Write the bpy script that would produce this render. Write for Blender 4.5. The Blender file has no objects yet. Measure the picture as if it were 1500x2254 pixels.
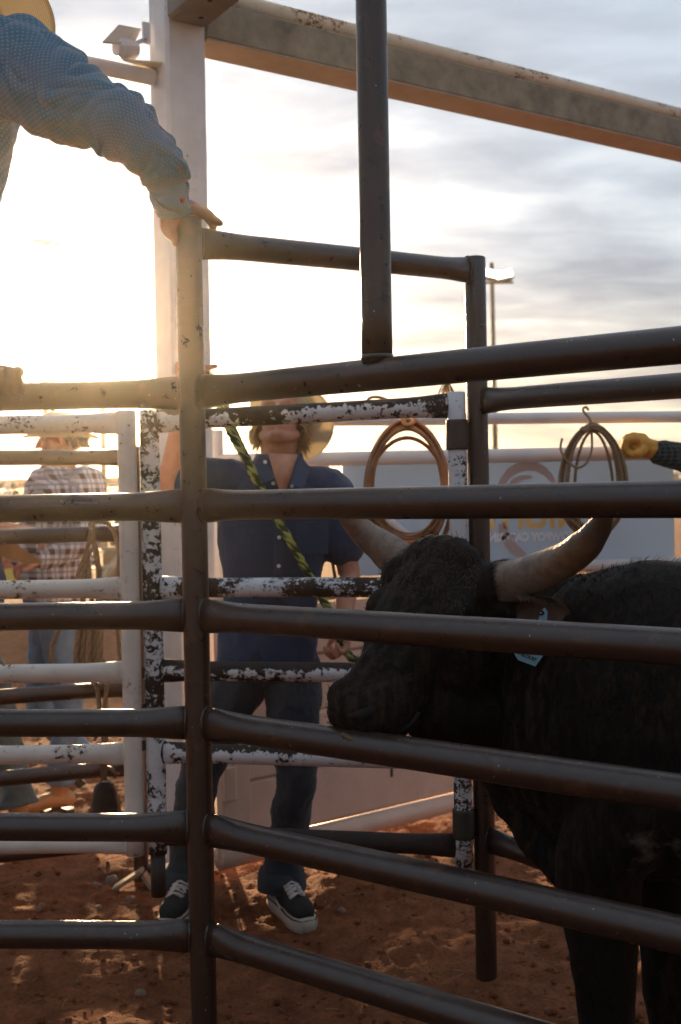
import bpy, math, random
import numpy as np
from mathutils import Vector, Matrix, Quaternion, noise
random.seed(7)
V = Vector
R = math.radians
scene = bpy.context.scene
COL = scene.collection

# ------------------------------------------------------------------ camera
CAM_H = 1.45
FPX = 2500.0                      # focal length in photo pixels (photo 1500 px wide)
PITCH, ROLL = R(-0.73), R(-1.03)
cam_d = bpy.data.cameras.new('camera'); cam = bpy.data.objects.new('camera', cam_d); COL.objects.link(cam)
scene.camera = cam
cam_d.sensor_fit = 'HORIZONTAL'; cam_d.sensor_width = 24.0; cam_d.lens = 40.0
cam_d.clip_start = 0.05; cam_d.clip_end = 3000
CM = Matrix.Rotation(R(90) + PITCH, 4, 'X') @ Matrix.Rotation(ROLL, 4, 'Z')
cam.matrix_world = Matrix.Translation((0, 0, CAM_H)) @ CM
cam_d.dof.use_dof = True; cam_d.dof.focus_distance = 2.45; cam_d.dof.aperture_fstop = 5.0
CM3 = CM.to_3x3()
def P(px, py, D):
    """point seen at photo pixel px,py at world depth D (metres along +Y)"""
    d = CM3 @ V(((px - 750) / FPX, -(py - 1127) / FPX, -1.0))
    return V((0, 0, CAM_H)) + d * (D / d.y)
def XZ(px, D, z):
    """point at depth D and height z seen in photo column px"""
    a, b = P(px, 0, D), P(px, 2254, D)
    t = (z - a.z) / (b.z - a.z)
    return a.lerp(b, t)

# ------------------------------------------------------------------ light
SUN_DIR = (P(205, 705, 10) - V((0, 0, CAM_H))).normalized()
SUN_EL = math.asin(SUN_DIR.z); SUN_AZ = math.atan2(SUN_DIR.x, SUN_DIR.y)
world = bpy.data.worlds.new('World'); scene.world = world; world.use_nodes = True
wt = world.node_tree; wt.nodes.clear()
def N(t, typ, **kw):
    n = t.nodes.new(typ)
    for k, v in kw.items():
        if k == 'ins':
            for i, x in v.items(): n.inputs[i].default_value = x
        else: setattr(n, k, v)
    return n
def L(t, a, b): t.links.new(a, b)
def mth(t, op, a, b=None, c=None, clamp=False):
    n = t.nodes.new('ShaderNodeMath'); n.operation = op; n.use_clamp = clamp
    for i, x in enumerate((a, b, c)):
        if x is None: continue
        if hasattr(x, 'is_output'): t.links.new(x, n.inputs[i])
        else: n.inputs[i].default_value = x
    return n.outputs[0]
def mixc(t, f, a, b, mode='MIX'):
    n = t.nodes.new('ShaderNodeMix'); n.data_type = 'RGBA'; n.blend_type = mode
    for s, x in ((n.inputs[0], f), (n.inputs[6], a), (n.inputs[7], b)):
        if hasattr(x, 'is_output'): t.links.new(x, s)
        elif isinstance(x, (tuple, list)): s.default_value = tuple(x)[:3] + (1,)
        else: s.default_value = x
    return n.outputs[2]
def ramp(t, f, stops, interp='LINEAR'):
    n = t.nodes.new('ShaderNodeValToRGB'); n.color_ramp.interpolation = interp
    e = n.color_ramp.elements
    while len(e) < len(stops): e.new(0.5)
    for i, (p, c) in enumerate(stops):
        e[i].position = p
        e[i].color = (c, c, c, 1) if isinstance(c, (int, float)) else tuple(c)[:3] + (1,)
    t.links.new(f, n.inputs[0]); return n.outputs[0]
def noi(t, vec, scale, detail=4, rough=.5, dist=0.0):
    n = N(t, 'ShaderNodeTexNoise', ins={'Scale': scale, 'Detail': detail, 'Roughness': rough, 'Distortion': dist})
    if vec is not None: t.links.new(vec, n.inputs['Vector'])
    return n.outputs[0]
def vscale(t, vec, s):
    n = N(t, 'ShaderNodeMapping'); n.inputs['Scale'].default_value = s; t.links.new(vec, n.inputs[0]); return n.outputs[0]

sky = N(wt, 'ShaderNodeTexSky', sky_type='NISHITA', sun_disc=False, sun_elevation=SUN_EL, sun_rotation=SUN_AZ,
        air_density=1.0, dust_density=1.5, ozone_density=1.5)
tc = N(wt, 'ShaderNodeTexCoord'); gen = tc.outputs['Generated']
sep = N(wt, 'ShaderNodeSeparateXYZ'); L(wt, gen, sep.inputs[0])
zc = mth(wt, 'MAXIMUM', sep.outputs[2], 0.0)
zz = mth(wt, 'ADD', zc, 0.16)
cx = mth(wt, 'DIVIDE', sep.outputs[0], zz); cy = mth(wt, 'DIVIDE', sep.outputs[1], zz)
comb = N(wt, 'ShaderNodeCombineXYZ'); L(wt, cx, comb.inputs[0]); L(wt, cy, comb.inputs[1])
cv = N(wt, 'ShaderNodeMapping'); cv.inputs['Rotation'].default_value = (0, 0, R(35)); cv.inputs['Scale'].default_value = (1.0, 1.9, 1); cv.inputs['Location'].default_value = (3.4, 1.3, 0)
L(wt, comb.outputs[0], cv.inputs[0])
n1 = noi(wt, cv.outputs[0], 0.95, 6, .52, .5)
n2 = noi(wt, cv.outputs[0], 2.6, 5, .55, .3)
cl = mth(wt, 'ADD', mth(wt, 'MULTIPLY', n1, .60), mth(wt, 'MULTIPLY', n2, .40))
cmask = ramp(wt, cl, [(.33, 0.25), (.47, .82), (.6, 1)])
cshade = ramp(wt, cl, [(.34, 1.3), (.43, 1.14), (.51, .90), (.60, .74)])
dotn = N(wt, 'ShaderNodeVectorMath', operation='DOT_PRODUCT'); L(wt, gen, dotn.inputs[0]); dotn.inputs[1].default_value = SUN_DIR
dt = mth(wt, 'MAXIMUM', dotn.outputs['Value'], 0.0)
g1 = mth(wt, 'POWER', dt, 3.0); g2 = mth(wt, 'POWER', dt, 22.0); g3 = mth(wt, 'POWER', dt, 160.0)
lum = mth(wt, 'ADD', mth(wt, 'ADD', mth(wt, 'MULTIPLY_ADD', zc, .24, .22), mth(wt, 'MULTIPLY', g1, .19)), mth(wt, 'ADD', mth(wt, 'MULTIPLY', g2, .10), mth(wt, 'MULTIPLY', g3, 1.3)))
cl_l = mth(wt, 'MULTIPLY', lum, cshade)
warm = mixc(wt, g3, (.80, .92, 1.08), (1.1, 1.0, .86))
lowband = ramp(wt, zc, [(0.0, 1.0), (.09, .75), (.2, 0.0)])
warm = mixc(wt, mth(wt, 'MULTIPLY', lowband, .75), warm, (1.22, 1.04, .86))
cc = N(wt, 'ShaderNodeVectorMath', operation='SCALE'); L(wt, warm, cc.inputs[0]); L(wt, cl_l, cc.inputs['Scale'])
skys = N(wt, 'ShaderNodeVectorMath', operation='SCALE'); L(wt, sky.outputs[0], skys.inputs[0]); skys.inputs['Scale'].default_value = .10
final = mixc(wt, cmask, skys.outputs[0], cc.outputs[0])
bg = N(wt, 'ShaderNodeBackground'); L(wt, final, bg.inputs[0]); bg.inputs[1].default_value = 0.62
wo = N(wt, 'ShaderNodeOutputWorld'); L(wt, bg.outputs[0], wo.inputs[0])

sd = bpy.data.lights.new('sun', 'SUN'); sd.energy = 5.0; sd.angle = R(1.6); sd.color = (1.0, .67, .36)
sun = bpy.data.objects.new('sun', sd); COL.objects.link(sun)
sun.rotation_mode = 'QUATERNION'; sun.rotation_quaternion = SUN_DIR.to_track_quat('Z', 'Y')
scene.view_settings.view_transform = 'Standard'; scene.view_settings.look = 'None'
scene.view_settings.exposure = 1.42; scene.view_settings.gamma = 1.0
HAZE_D, HAZE_G = .0015, .91
scene.cycles.volume_bounces = 0; scene.cycles.max_bounces = 8

# ------------------------------------------------------------------ mesh helpers
class M:
    def __init__(s): s.v = []; s.f = []; s.uv = []
    def add(s, v, f, uv=None):
        b = len(s.v); s.v.extend(v); s.f.extend([tuple(i + b for i in q) for q in f])
        s.uv.extend(uv if uv else [(0, 0)] * len(v))
        return s
ORIG = {}
def obj(name, m, mat, parent=None, smooth=True, label=None, kind=None):
    me = bpy.data.meshes.new(name)
    o0 = ORIG[parent.name] if parent else V((0, 0, 0))
    if isinstance(m, M):
        me.from_pydata([V(p) - o0 for p in m.v], [], m.f)
        ul = me.uv_layers.new(name='UVMap')
        li = np.zeros(len(me.loops), dtype=np.int32); me.loops.foreach_get('vertex_index', li)
        ul.data.foreach_set('uv', np.array(m.uv, dtype=np.float32)[li].ravel())
    else:
        me = m
        if o0.length: me.transform(Matrix.Translation(-o0))
    if smooth: me.polygons.foreach_set('use_smooth', [True] * len(me.polygons))
    me.materials.append(mat); me.update()
    o = bpy.data.objects.new(name, me); COL.objects.link(o)
    if parent: o.parent = parent
    ORIG[o.name] = o0
    if label: o['label'] = label
    if kind: o['kind'] = kind
    return o
def thing(name, label, cat, loc=(0, 0, 0), group=None):
    o = bpy.data.objects.new(name, None); COL.objects.link(o); o.location = loc; o.empty_display_size = .05
    o['label'] = label; o['category'] = cat
    if group: o['group'] = group
    ORIG[o.name] = V(loc); return o
def tag(o, label, cat, group=None):
    o['label'] = label; o['category'] = cat
    if group: o['group'] = group
    return o
def recentre(o):
    """put a single-mesh thing's origin at its base"""
    vs = [v.co for v in o.data.vertices]
    c = V((sum(v.x for v in vs) / len(vs), sum(v.y for v in vs) / len(vs), min(v.z for v in vs)))
    o.data.transform(Matrix.Translation(-c)); o.location = c; return o
def box(m, c, sx, sy, sz, rot=None, bev=0.0):
    """box with small chamfers round its vertical and horizontal edges"""
    c = V(c); hx, hy, hz = sx / 2, sy / 2, sz / 2
    rot = rot or Matrix.Identity(3)
    if bev <= 0:
        vs = [c + rot @ V((x, y, z)) for x in (-hx, hx) for y in (-hy, hy) for z in (-hz, hz)]
        fs = [(0, 1, 3, 2), (4, 6, 7, 5), (0, 4, 5, 1), (2, 3, 7, 6), (0, 2, 6, 4), (1, 5, 7, 3)]
        return m.add(vs, fs)
    b = min(bev, hx * .9, hy * .9, hz * .9)
    vs = []; fs = []
    levels = [(-hz, b), (-hz + b, 0), (hz - b, 0), (hz, b)]
    for z, i in levels:
        X, Y = hx - i, hy - i
        for x, y in ((-X + b, -Y), (X - b, -Y), (X, -Y + b), (X, Y - b), (X - b, Y), (-X + b, Y), (-X, Y - b), (-X, -Y + b)):
            vs.append(c + rot @ V((x, y, z)))
    for l in range(3):
        for k in range(8): a = l * 8; fs.append((a + k, a + (k + 1) % 8, a + 8 + (k + 1) % 8, a + 8 + k))
    fs.append(tuple(range(7, -1, -1))); fs.append(tuple(range(24, 32)))
    return m.add(vs, fs)
def loft(m, rings, seg=20, cap=True, closed=False, power=1.0):
    """rings: (centre, axisU, axisV, ru, rv)"""
    vs = []; fs = []; uv = []; u = 0; n = len(rings)
    for i, (c, a, b, ru, rv) in enumerate(rings):
        if i: u += (V(c) - V(rings[i - 1][0])).length
        for k in range(seg):
            t = 2 * math.pi * k / seg; ct, st = math.cos(t), math.sin(t)
            if power != 1.0:
                ct = math.copysign(abs(ct) ** power, ct); st = math.copysign(abs(st) ** power, st)
            vs.append(V(c) + a * (ru * ct) + b * (rv * st)); uv.append((u, k / seg))
    for i in range(n - 1):
        for k in range(seg):
            k2 = (k + 1) % seg; fs.append((i * seg + k, i * seg + k2, (i + 1) * seg + k2, (i + 1) * seg + k))
    if closed:
        for k in range(seg):
            k2 = (k + 1) % seg; fs.append(((n - 1) * seg + k, (n - 1) * seg + k2, k2, k))
    elif cap:
        fs.append(tuple(range(seg - 1, -1, -1))); fs.append(tuple((n - 1) * seg + k for k in range(seg)))
    return m.add(vs, fs, uv)
def frames(pts, up=V((0, 0, 1))):
    out = []; n = len(pts); prev = None
    for i in range(n):
        t = (pts[min(i + 1, n - 1)] - pts[max(i - 1, 0)]).normalized()
        if prev is None:
            r = up if abs(t.dot(up)) < .95 else V((0, 1, 0))
            b = (r - t * r.dot(t)).normalized()
        else: b = (prev - t * prev.dot(t)).normalized()
        prev = b; out.append((t, t.cross(b).normalized(), b))
    return out
def tube(m, pts, r, seg=12, cap=True, flat=1.0, up=V((0, 0, 1))):
    pts = [V(p) for p in pts]; fr = frames(pts, up)
    rr = r if isinstance(r, (list, tuple)) else [r] * len(pts)
    return loft(m, [(p, f[1], f[2], q * flat, q) for p, f, q in zip(pts, fr, rr)], seg, cap)
def limb(m, pts, rad, seg=16, flat=1.0, up=V((0, 0, 1)), sub=4, open_end=False):
    """tapered tube through pts with rounded ends"""
    pts = [V(p) for p in pts]
    sp, sr = smooth_path(pts, rad, sub)
    fr = frames(sp, up); rings = []
    t0, a, b = fr[0]
    for k in range(4, 0, -1):
        an = k / 4.4 * math.pi / 2; rings.append((sp[0] - t0 * sr[0] * math.sin(an), a, b, sr[0] * flat * math.cos(an), sr[0] * math.cos(an)))
    for p, f, q in zip(sp, fr, sr): rings.append((p, f[1], f[2], q * flat, q))
    t0, a, b = fr[-1]
    for k in range(1, 1 if open_end else 5):
        an = k / 4.4 * math.pi / 2; rings.append((sp[-1] + t0 * sr[-1] * math.sin(an), a, b, sr[-1] * flat * math.cos(an), sr[-1] * math.cos(an)))
    return loft(m, rings, seg)
def smooth_path(pts, rad=None, sub=6):
    pts = [V(p) for p in pts]; n = len(pts)
    rad = rad if isinstance(rad, (list, tuple)) else [rad or 0] * n
    if n < 3 or sub <= 1: return pts, list(rad)
    out = []; ro = []
    for i in range(n - 1):
        p0, p1, p2, p3 = pts[max(i - 1, 0)], pts[i], pts[i + 1], pts[min(i + 2, n - 1)]
        for k in range(sub):
            t = k / sub
            out.append(0.5 * ((2 * p1) + (p2 - p0) * t + (2 * p0 - 5 * p1 + 4 * p2 - p3) * t * t + (3 * p1 - p0 - 3 * p2 + p3) * t ** 3))
            ro.append(rad[i] * (1 - t) + rad[i + 1] * t)
    out.append(pts[-1]); ro.append(rad[-1]); return out, ro
def ell(m, c, rx, ry, rz, rot=None, seg=16, rings=10):
    rot = rot or Matrix.Identity(3); c = V(c); vs = [c + rot @ V((0, 0, -rz))]; fs = []
    for i in range(1, rings):
        ph = -math.pi / 2 + math.pi * i / rings
        for k in range(seg):
            t = 2 * math.pi * k / seg
            vs.append(c + rot @ V((rx * math.cos(ph) * math.cos(t), ry * math.cos(ph) * math.sin(t), rz * math.sin(ph))))
    vs.append(c + rot @ V((0, 0, rz)))
    for k in range(seg): fs.append((0, 1 + (k + 1) % seg, 1 + k))
    for i in range(rings - 2):
        for k in range(seg):
            a = 1 + i * seg; fs.append((a + k, a + (k + 1) % seg, a + seg + (k + 1) % seg, a + seg + k))
    a = 1 + (rings - 2) * seg
    for k in range(seg): fs.append((a + k, a + (k + 1) % seg, len(vs) - 1))
    return m.add(vs, fs)
def fuse(m, voxel, smooth=4, disp=None):
    """union of closed pieces into one continuous surface"""
    me = bpy.data.meshes.new('tmp'); me.from_pydata(m.v, [], m.f); me.update()
    o = bpy.data.objects.new('tmp', me); COL.objects.link(o)
    r = o.modifiers.new('r', 'REMESH'); r.mode = 'VOXEL'; r.voxel_size = voxel
    if smooth:
        s = o.modifiers.new('s', 'SMOOTH'); s.iterations = smooth; s.factor = .6
    dg = bpy.context.evaluated_depsgraph_get(); dg.update()
    me2 = bpy.data.meshes.new_from_object(o.evaluated_get(dg), depsgraph=dg)
    bpy.data.objects.remove(o); bpy.data.meshes.remove(me)
    if disp: displace(me2, disp)
    return me2
def displace(me, fn):
    n = len(me.vertices); co = np.empty(n * 3, dtype=np.float32); me.vertices.foreach_get('co', co); co = co.reshape(-1, 3)
    no = np.empty(n * 3, dtype=np.float32); me.vertices.foreach_get('normal', no); no = no.reshape(-1, 3)
    d = np.array([fn(V(c), V(k)) for c, k in zip(co.tolist(), no.tolist())], dtype=np.float32)
    co = co + no * d[:, None]; me.vertices.foreach_set('co', co.ravel()); me.update()

# ------------------------------------------------------------------ materials
def new_mat(name, rough=.6, spec=.5, metal=0.0):
    mt = bpy.data.materials.new(name); mt.use_nodes = True; t = mt.node_tree
    b = t.nodes['Principled BSDF']; b.inputs['Roughness'].default_value = rough
    b.inputs['Specular IOR Level'].default_value = spec; b.inputs['Metallic'].default_value = metal
    return mt, t, b
def bump(t, b, h, strength, dist=.01):
    n = N(t, 'ShaderNodeBump', ins={'Strength': strength, 'Distance': dist}); L(t, h, n.inputs['Height']); L(t, n.outputs[0], b.inputs['Normal'])
def oc(t): return N(t, 'ShaderNodeTexCoord').outputs['Object']
def uvc(t): return N(t, 'ShaderNodeTexCoord').outputs['UV']
def plain(name, col, rough=.6, var=.25, scale=12, bs=.15, spec=.5, metal=0.0, bd=.004):
    mt, t, b = new_mat(name, rough, spec, metal); c = oc(t)
    n = noi(t, c, scale, 5, .6)
    lo = tuple(x * (1 - var) for x in col); hi = tuple(min(1, x * (1 + var)) for x in col)
    L(t, ramp(t, n, [(.3, lo), (.7, hi)]), b.inputs[0])
    if bs: bump(t, b, noi(t, c, scale * 7, 4, .6), bs, bd)
    return mt
def pipe_paint(name, col, dust=(.16, .10, .07)):
    mt, t, b = new_mat(name, .34, .75); c = oc(t)
    n = noi(t, c, 6, 6, .6)
    base = mixc(t, ramp(t, n, [(.35, 0), (.75, .5)]), col, tuple(x * 1.7 for x in col))
    # dust lying on upward faces
    g = N(t, 'ShaderNodeNewGeometry'); s = N(t, 'ShaderNodeSeparateXYZ'); L(t, g.outputs['Normal'], s.inputs[0])
    up = ramp(t, s.outputs[2], [(.3, 0), (.95, 1)])
    dm = mth(t, 'MULTIPLY', up, ramp(t, noi(t, c, 22, 6, .7), [(.4, .0), (.7, .25)]))
    base = mixc(t, dm, base, dust)
    # pale flecks and scratches
    v = N(t, 'ShaderNodeTexVoronoi', ins={'Scale': 60.0}); L(t, vscale(t, c, (1, 1, .75)), v.inputs['Vector'])
    fl = mth(t, 'MULTIPLY', ramp(t, v.outputs['Distance'], [(.07, 1), (.10, 0)]), ramp(t, noi(t, c, 9, 2), [(.56, 0), (.6, 1)]))
    v2 = N(t, 'ShaderNodeTexVoronoi', ins={'Scale': 14.0}); L(t, vscale(t, c, (1, 1, .35)), v2.inputs['Vector'])
    fl2 = mth(t, 'MULTIPLY', ramp(t, v2.outputs['Distance'], [(.045, 1), (.06, 0)]), ramp(t, noi(t, c, 3.3, 2), [(.52, 0), (.56, 1)]))
    base = mixc(t, mth(t, 'MULTIPLY', mth(t, 'MAXIMUM', fl, fl2), .8), base, (.42, .38, .33))
    rs = ramp(t, noi(t, c, 14, 5, .65), [(.60, 0), (.68, 1)])
    base = mixc(t, mth(t, 'MULTIPLY', rs, .35), base, (.14, .06, .03))
    L(t, base, b.inputs[0])
    L(t, ramp(t, noi(t, c, 30, 5, .7), [(.3, .24), (.7, .42)]), b.inputs['Roughness'])
    bump(t, b, noi(t, c, 260, 3, .6), .22, .002)
    return mt
def chipped(name, paint, under, amount, topwear=0.0, rust=(.22, .09, .035), sc=1.0, rustamt=.5):
    """old paint flaked off down to dark steel; amount = share that is bare"""
    mt, t, b = new_mat(name, .5, .45); c = oc(t)
    big = noi(t, c, 4.5 * sc, 3, .5); fine = mth(t, 'ADD', mth(t, 'MULTIPLY', noi(t, vscale(t, c, (1, 1, 1.4)), 24 * sc, 9, .72, .6), .6), mth(t, 'MULTIPLY', noi(t, c, 85 * sc, 4, .6, .3), .4))
    g = N(t, 'ShaderNodeNewGeometry'); s = N(t, 'ShaderNodeSeparateXYZ'); L(t, g.outputs['Normal'], s.inputs[0])
    up = ramp(t, s.outputs[2], [(.2, 0), (.8, 1)])
    val = mth(t, 'ADD', mth(t, 'ADD', mth(t, 'MULTIPLY', big, .40), mth(t, 'MULTIPLY', fine, .60)), mth(t, 'MULTIPLY', up, topwear))
    th = .66 - amount * .34
    msk = ramp(t, val, [(th, 0), (th + .012, 1)])
    edge = ramp(t, val, [(th - .035, 0), (th, 1)])
    pn = mixc(t, ramp(t, noi(t, c, 9, 5, .6), [(.35, 0), (.8, .5)]), paint, tuple(x * .62 for x in paint))
    pn = mixc(t, mth(t, 'MULTIPLY', edge, rustamt), pn, tuple(.5 * (x + y) for x, y in zip(paint, rust)))
    un = mixc(t, ramp(t, noi(t, c, 17, 5, .7), [(.45, 0), (.7, 1)]), under, rust)
    L(t, mixc(t, msk, pn, un), b.inputs[0])
    L(t, ramp(t, msk, [(0, .42), (1, .75)]), b.inputs['Roughness'])
    hh = mth(t, 'SUBTRACT', mth(t, 'MULTIPLY', noi(t, c, 180, 3), .12), msk)
    bump(t, b, hh, .5, .0012)
    return mt
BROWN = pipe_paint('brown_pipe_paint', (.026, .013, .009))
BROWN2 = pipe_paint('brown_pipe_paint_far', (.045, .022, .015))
CREAM = chipped('cream_paint_few_chips', (.80, .72, .65), (.06, .028, .015), .24, .03, rustamt=.55)
CHIP = chipped('white_paint_badly_chipped', (.70, .70, .73), (.024, .017, .014), .47, .10, rust=(.06, .03, .018), rustamt=.2)
CHIPM = chipped('white_paint_speckled', (.70, .72, .77), (.03, .018, .012), .45, .0, rust=(.08, .04, .02), sc=1.5, rustamt=.3)
CHIPD = chipped('mostly_bare_pipe', (.62, .60, .58), (.028, .018, .014), .90, .22, rust=(.06, .03, .018), rustamt=.2)
WHITE = chipped('white_frame_paint', (.70, .72, .77), (.12, .07, .05), .15, .0, rustamt=.5)
FARW = chipped('white_fence_paint', (.74, .70, .70), (.15, .09, .06), .04, .0, rustamt=.3)
STEEL = plain('weathered_galvanised_steel', (.24, .215, .16), .7, .4, 9, .25, metal=.1)
RUSTP = chipped('cream_pipe_rusting', (.78, .64, .48), (.24, .10, .03), .27, .05, rust=(.35, .14, .03), rustamt=.9)
TANUNDER = plain('tan_lit_underside', (.42, .32, .255), .6, .15, 6, .1)  # tan with the lit tone of the beam underside put into the colour
DARKMETAL = plain('dark_collar_steel', (.045, .036, .028), .55, .3, 20, .1)
BLACK = plain('black_hole', (.006, .005, .005), .9, 0, 10, 0)
PLANK = chipped('cream_plank_paint', (.72, .52, .42), (.12, .06, .035), .17, .0, rustamt=.6)
SKIN = None
def skin_mat(name, col):
    mt, t, b = new_mat(name, .5, .35); c = oc(t)
    n = noi(t, c, 30, 5, .6)
    L(t, ramp(t, n, [(.3, tuple(x * .82 for x in col)), (.7, tuple(min(1, x * 1.12) for x in col))]), b.inputs[0])
    b.inputs['Subsurface Weight'].default_value = .04; b.inputs['Subsurface Radius'].default_value = (.012, .004, .002); b.inputs['Subsurface Scale'].default_value = 1
    bump(t, b, noi(t, c, 220, 4, .6), .2, .0015); return mt
SKIN = skin_mat('tanned_skin', (.40, .22, .155)); SKIN2 = skin_mat('sunburnt_skin', (.50, .24, .16))
def cloth(name, col, col2=None, weave=900, rough=.85, sheen=.15, fold=.0):
    mt, t, b = new_mat(name, rough, .2); c = oc(t)
    n = noi(t, c, 7, 5, .6); col2 = col2 or tuple(x * 1.5 for x in col)
    L(t, ramp(t, n, [(.3, col), (.75, col2)]), b.inputs[0])
    b.inputs['Sheen Weight'].default_value = sheen
    bump(t, b, mth(t, 'ADD', noi(t, c, weave, 2), mth(t, 'MULTIPLY', noi(t, vscale(t, c, (1, 1, .5)), 40, 4), 1.2)), .35, .003); return mt
NAVY = cloth('navy_shirt_cloth', (.022, .044, .100), (.040, .070, .145))
JEANS = cloth('dark_jeans_denim', (.020, .027, .040), (.040, .050, .065))
JEANSB = cloth('faded_blue_denim', (.10, .16, .27), (.17, .25, .36))
JEANSG = cloth('grey_green_denim', (.07, .09, .10), (.12, .14, .14))
WOOD = plain('grey_wood', (.3, .22, .16), .8, .3, 8, .3)
def teal_mat():
    mt, t, b = new_mat('teal_printed_cotton', .8, .25); u = uvc(t)
    s = N(t, 'ShaderNodeSeparateXYZ'); L(t, u, s.inputs[0])
    U, W = s.outputs[0], s.outputs[1]
    def dots(px, py, r0, r1, off):
        a = mth(t, 'MULTIPLY', U, px); c = mth(t, 'MULTIPLY', W, py)
        if off: a = mth(t, 'ADD', a, .5); c = mth(t, 'ADD', c, .5)
        a = mth(t, 'SUBTRACT', mth(t, 'FRACT', a), .5); c = mth(t, 'SUBTRACT', mth(t, 'FRACT', c), .5)
        d = mth(t, 'SQRT', mth(t, 'ADD', mth(t, 'MULTIPLY', a, a), mth(t, 'MULTIPLY', c, c)))
        return ramp(t, d, [(r0, 1), (r1, 1), (r1 + .10, 0)])
    d1 = dots(80, 44, .0, .13, False); d2 = dots(80, 44, .0, .13, True)
    d = mth(t, 'MAXIMUM', d1, d2)
    wn = noi(t, vscale(t, u, (400, 280, 1)), 1.0, 2)
    base = mixc(t, ramp(t, wn, [(.4, 0), (.6, 1)]), (.010, .105, .185), (.026, .19, .32))
    L(t, mixc(t, mth(t, 'MULTIPLY', d, .38), base, (.20, .38, .42)), b.inputs[0])
    b.inputs['Sheen Weight'].default_value = .2
    bump(t, b, wn, .2, .001); return mt
TEAL = teal_mat()
def plaid(name, base, a, bcol, scale=14.0, fine=.35):
    mt, t, b = new_mat(name, .85, .2); c = oc(t)
    s = N(t, 'ShaderNodeSeparateXYZ'); L(t, vscale(t, c, (scale, scale, scale)), s.inputs[0])
    h = mth(t, 'ADD', s.outputs[0], mth(t, 'MULTIPLY', s.outputs[1], .8))
    def band(x, w, ph): return ramp(t, mth(t, 'ABSOLUTE', mth(t, 'SUBTRACT', mth(t, 'FRACT', mth(t, 'ADD', x, ph)), .5)), [(w, 1), (w + .04, 0)])
    f1 = mth(t, 'MULTIPLY', mth(t, 'ADD', band(h, .17, 0), band(s.outputs[2], .17, 0)), .5)
    f2 = mth(t, 'MAXIMUM', band(h, .045, .5), band(s.outputs[2], .045, .5))
    col = mixc(t, f1, base, a); col = mixc(t, mth(t, 'MULTIPLY', f2, .6), col, bcol)
    L(t, col, b.inputs[0]); bump(t, b, noi(t, c, 60, 3), .3, .004); return mt
PLAID = plaid('white_brown_plaid', (.62, .62, .68), (.13, .09, .085), (.10, .12, .25), 15)
FLANNEL = plaid('dark_green_flannel', (.035, .05, .052), (.012, .017, .018), (.09, .11, .11), 62)
def straw(name, col):
    mt, t, b = new_mat(name, .7, .3); u = uvc(t); s = N(t, 'ShaderNodeSeparateXYZ'); L(t, u, s.inputs[0])
    w = mth(t, 'FRACT', mth(t, 'MULTIPLY', s.outputs[0], 210)); w2 = mth(t, 'FRACT', mth(t, 'MULTIPLY', s.outputs[1], 170))
    l = ramp(t, w, [(.0, .2), (.35, 1), (.7, 1), (1, .2)])
    k = ramp(t, w2, [(.0, .75), (.5, 1), (1, .75)])
    f = mth(t, 'MULTIPLY', l, k)
    L(t, mixc(t, f, tuple(x * .35 for x in col), col), b.inputs[0])
    b.inputs['Transmission Weight'].default_value = 0
    tr = N(t, 'ShaderNodeBsdfTranslucent'); tr.inputs[0].default_value = (*[min(1, x * 1.1) for x in col], 1)
    mx = N(t, 'ShaderNodeMixShader'); mx.inputs[0].default_value = .35
    L(t, b.outputs[0], mx.inputs[1]); L(t, tr.outputs[0], mx.inputs[2]); L(t, mx.outputs[0], t.nodes['Material Output'].inputs[0])
    bump(t, b, f, .3, .002); return mt
STRAW = straw('woven_straw', (.70, .63, .48)); STRAWL = straw('pale_straw', (.78, .70, .54))
def rope_mat(name, c1, c2, tw=9.0):
    mt, t, b = new_mat(name, .75, .3); u = uvc(t); s = N(t, 'ShaderNodeSeparateXYZ'); L(t, u, s.inputs[0])
    x = mth(t, 'FRACT', mth(t, 'ADD', mth(t, 'MULTIPLY', s.outputs[0], tw), mth(t, 'MULTIPLY', s.outputs[1], 1.0)))
    f = ramp(t, x, [(.3, 0), (.42, 1), (.78, 1), (.9, 0)])
    n = noi(t, oc(t), 300, 3)
    L(t, mixc(t, ramp(t, n, [(.3, 0), (.8, .5)]), mixc(t, f, c1, c2), tuple(y * .5 for y in c1)), b.inputs[0])
    bump(t, b, n, .5, .002); return mt
GREENROPE = rope_mat('green_gold_rope', (.035, .055, .02), (.40, .46, .14), 11)
TANROPE = rope_mat('tan_manila', (.26, .17, .10), (.36, .25, .15), 60)
LARIAT = plain('waxed_lariat', (.33, .16, .075), .38, .3, 40, .15)
LEATHER = plain('tan_boot_leather', (.40, .20, .09), .55, .25, 12, .2)
GLOVE = plain('yellow_work_leather', (.60, .30, .05), .7, .25, 20, .4)
DGLOVE = plain('brown_glove_leather', (.12, .08, .05), .7, .25, 20, .4)
HAIRB = plain('blond_hair', (.50, .32, .14), .5, .4, 60, .3); HAIRD = plain('dark_hair', (.06, .035, .02), .5, .4, 60, .3)
SUEDE = plain('black_suede', (.012, .012, .013), .8, .3, 60, .2)
RUBBER = plain('off_white_rubber', (.42, .36, .30), .6, .15, 18, .1)
LACE = plain('white_lace', (.55, .50, .48), .8, .1, 60, .2)
SNAP = plain('pearl_snap', (.75, .75, .75), .25, .05, 60, 0)
EYEM = plain('eye_white', (.55, .5, .46), .2, .05, 60, 0)
BELTM = plain('brown_belt_leather', (.10, .045, .02), .5, .3, 20, .2)
METALM = plain('polished_buckle', (.5, .48, .45), .3, .1, 30, 0, metal=.9)
BELLM = plain('rusty_bell_iron', (.05, .035, .028), .42, .5, 12, .2, metal=.6)
CARD = plain('tan_card', (.42, .24, .11), .8, .15, 12, .1)
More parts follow.
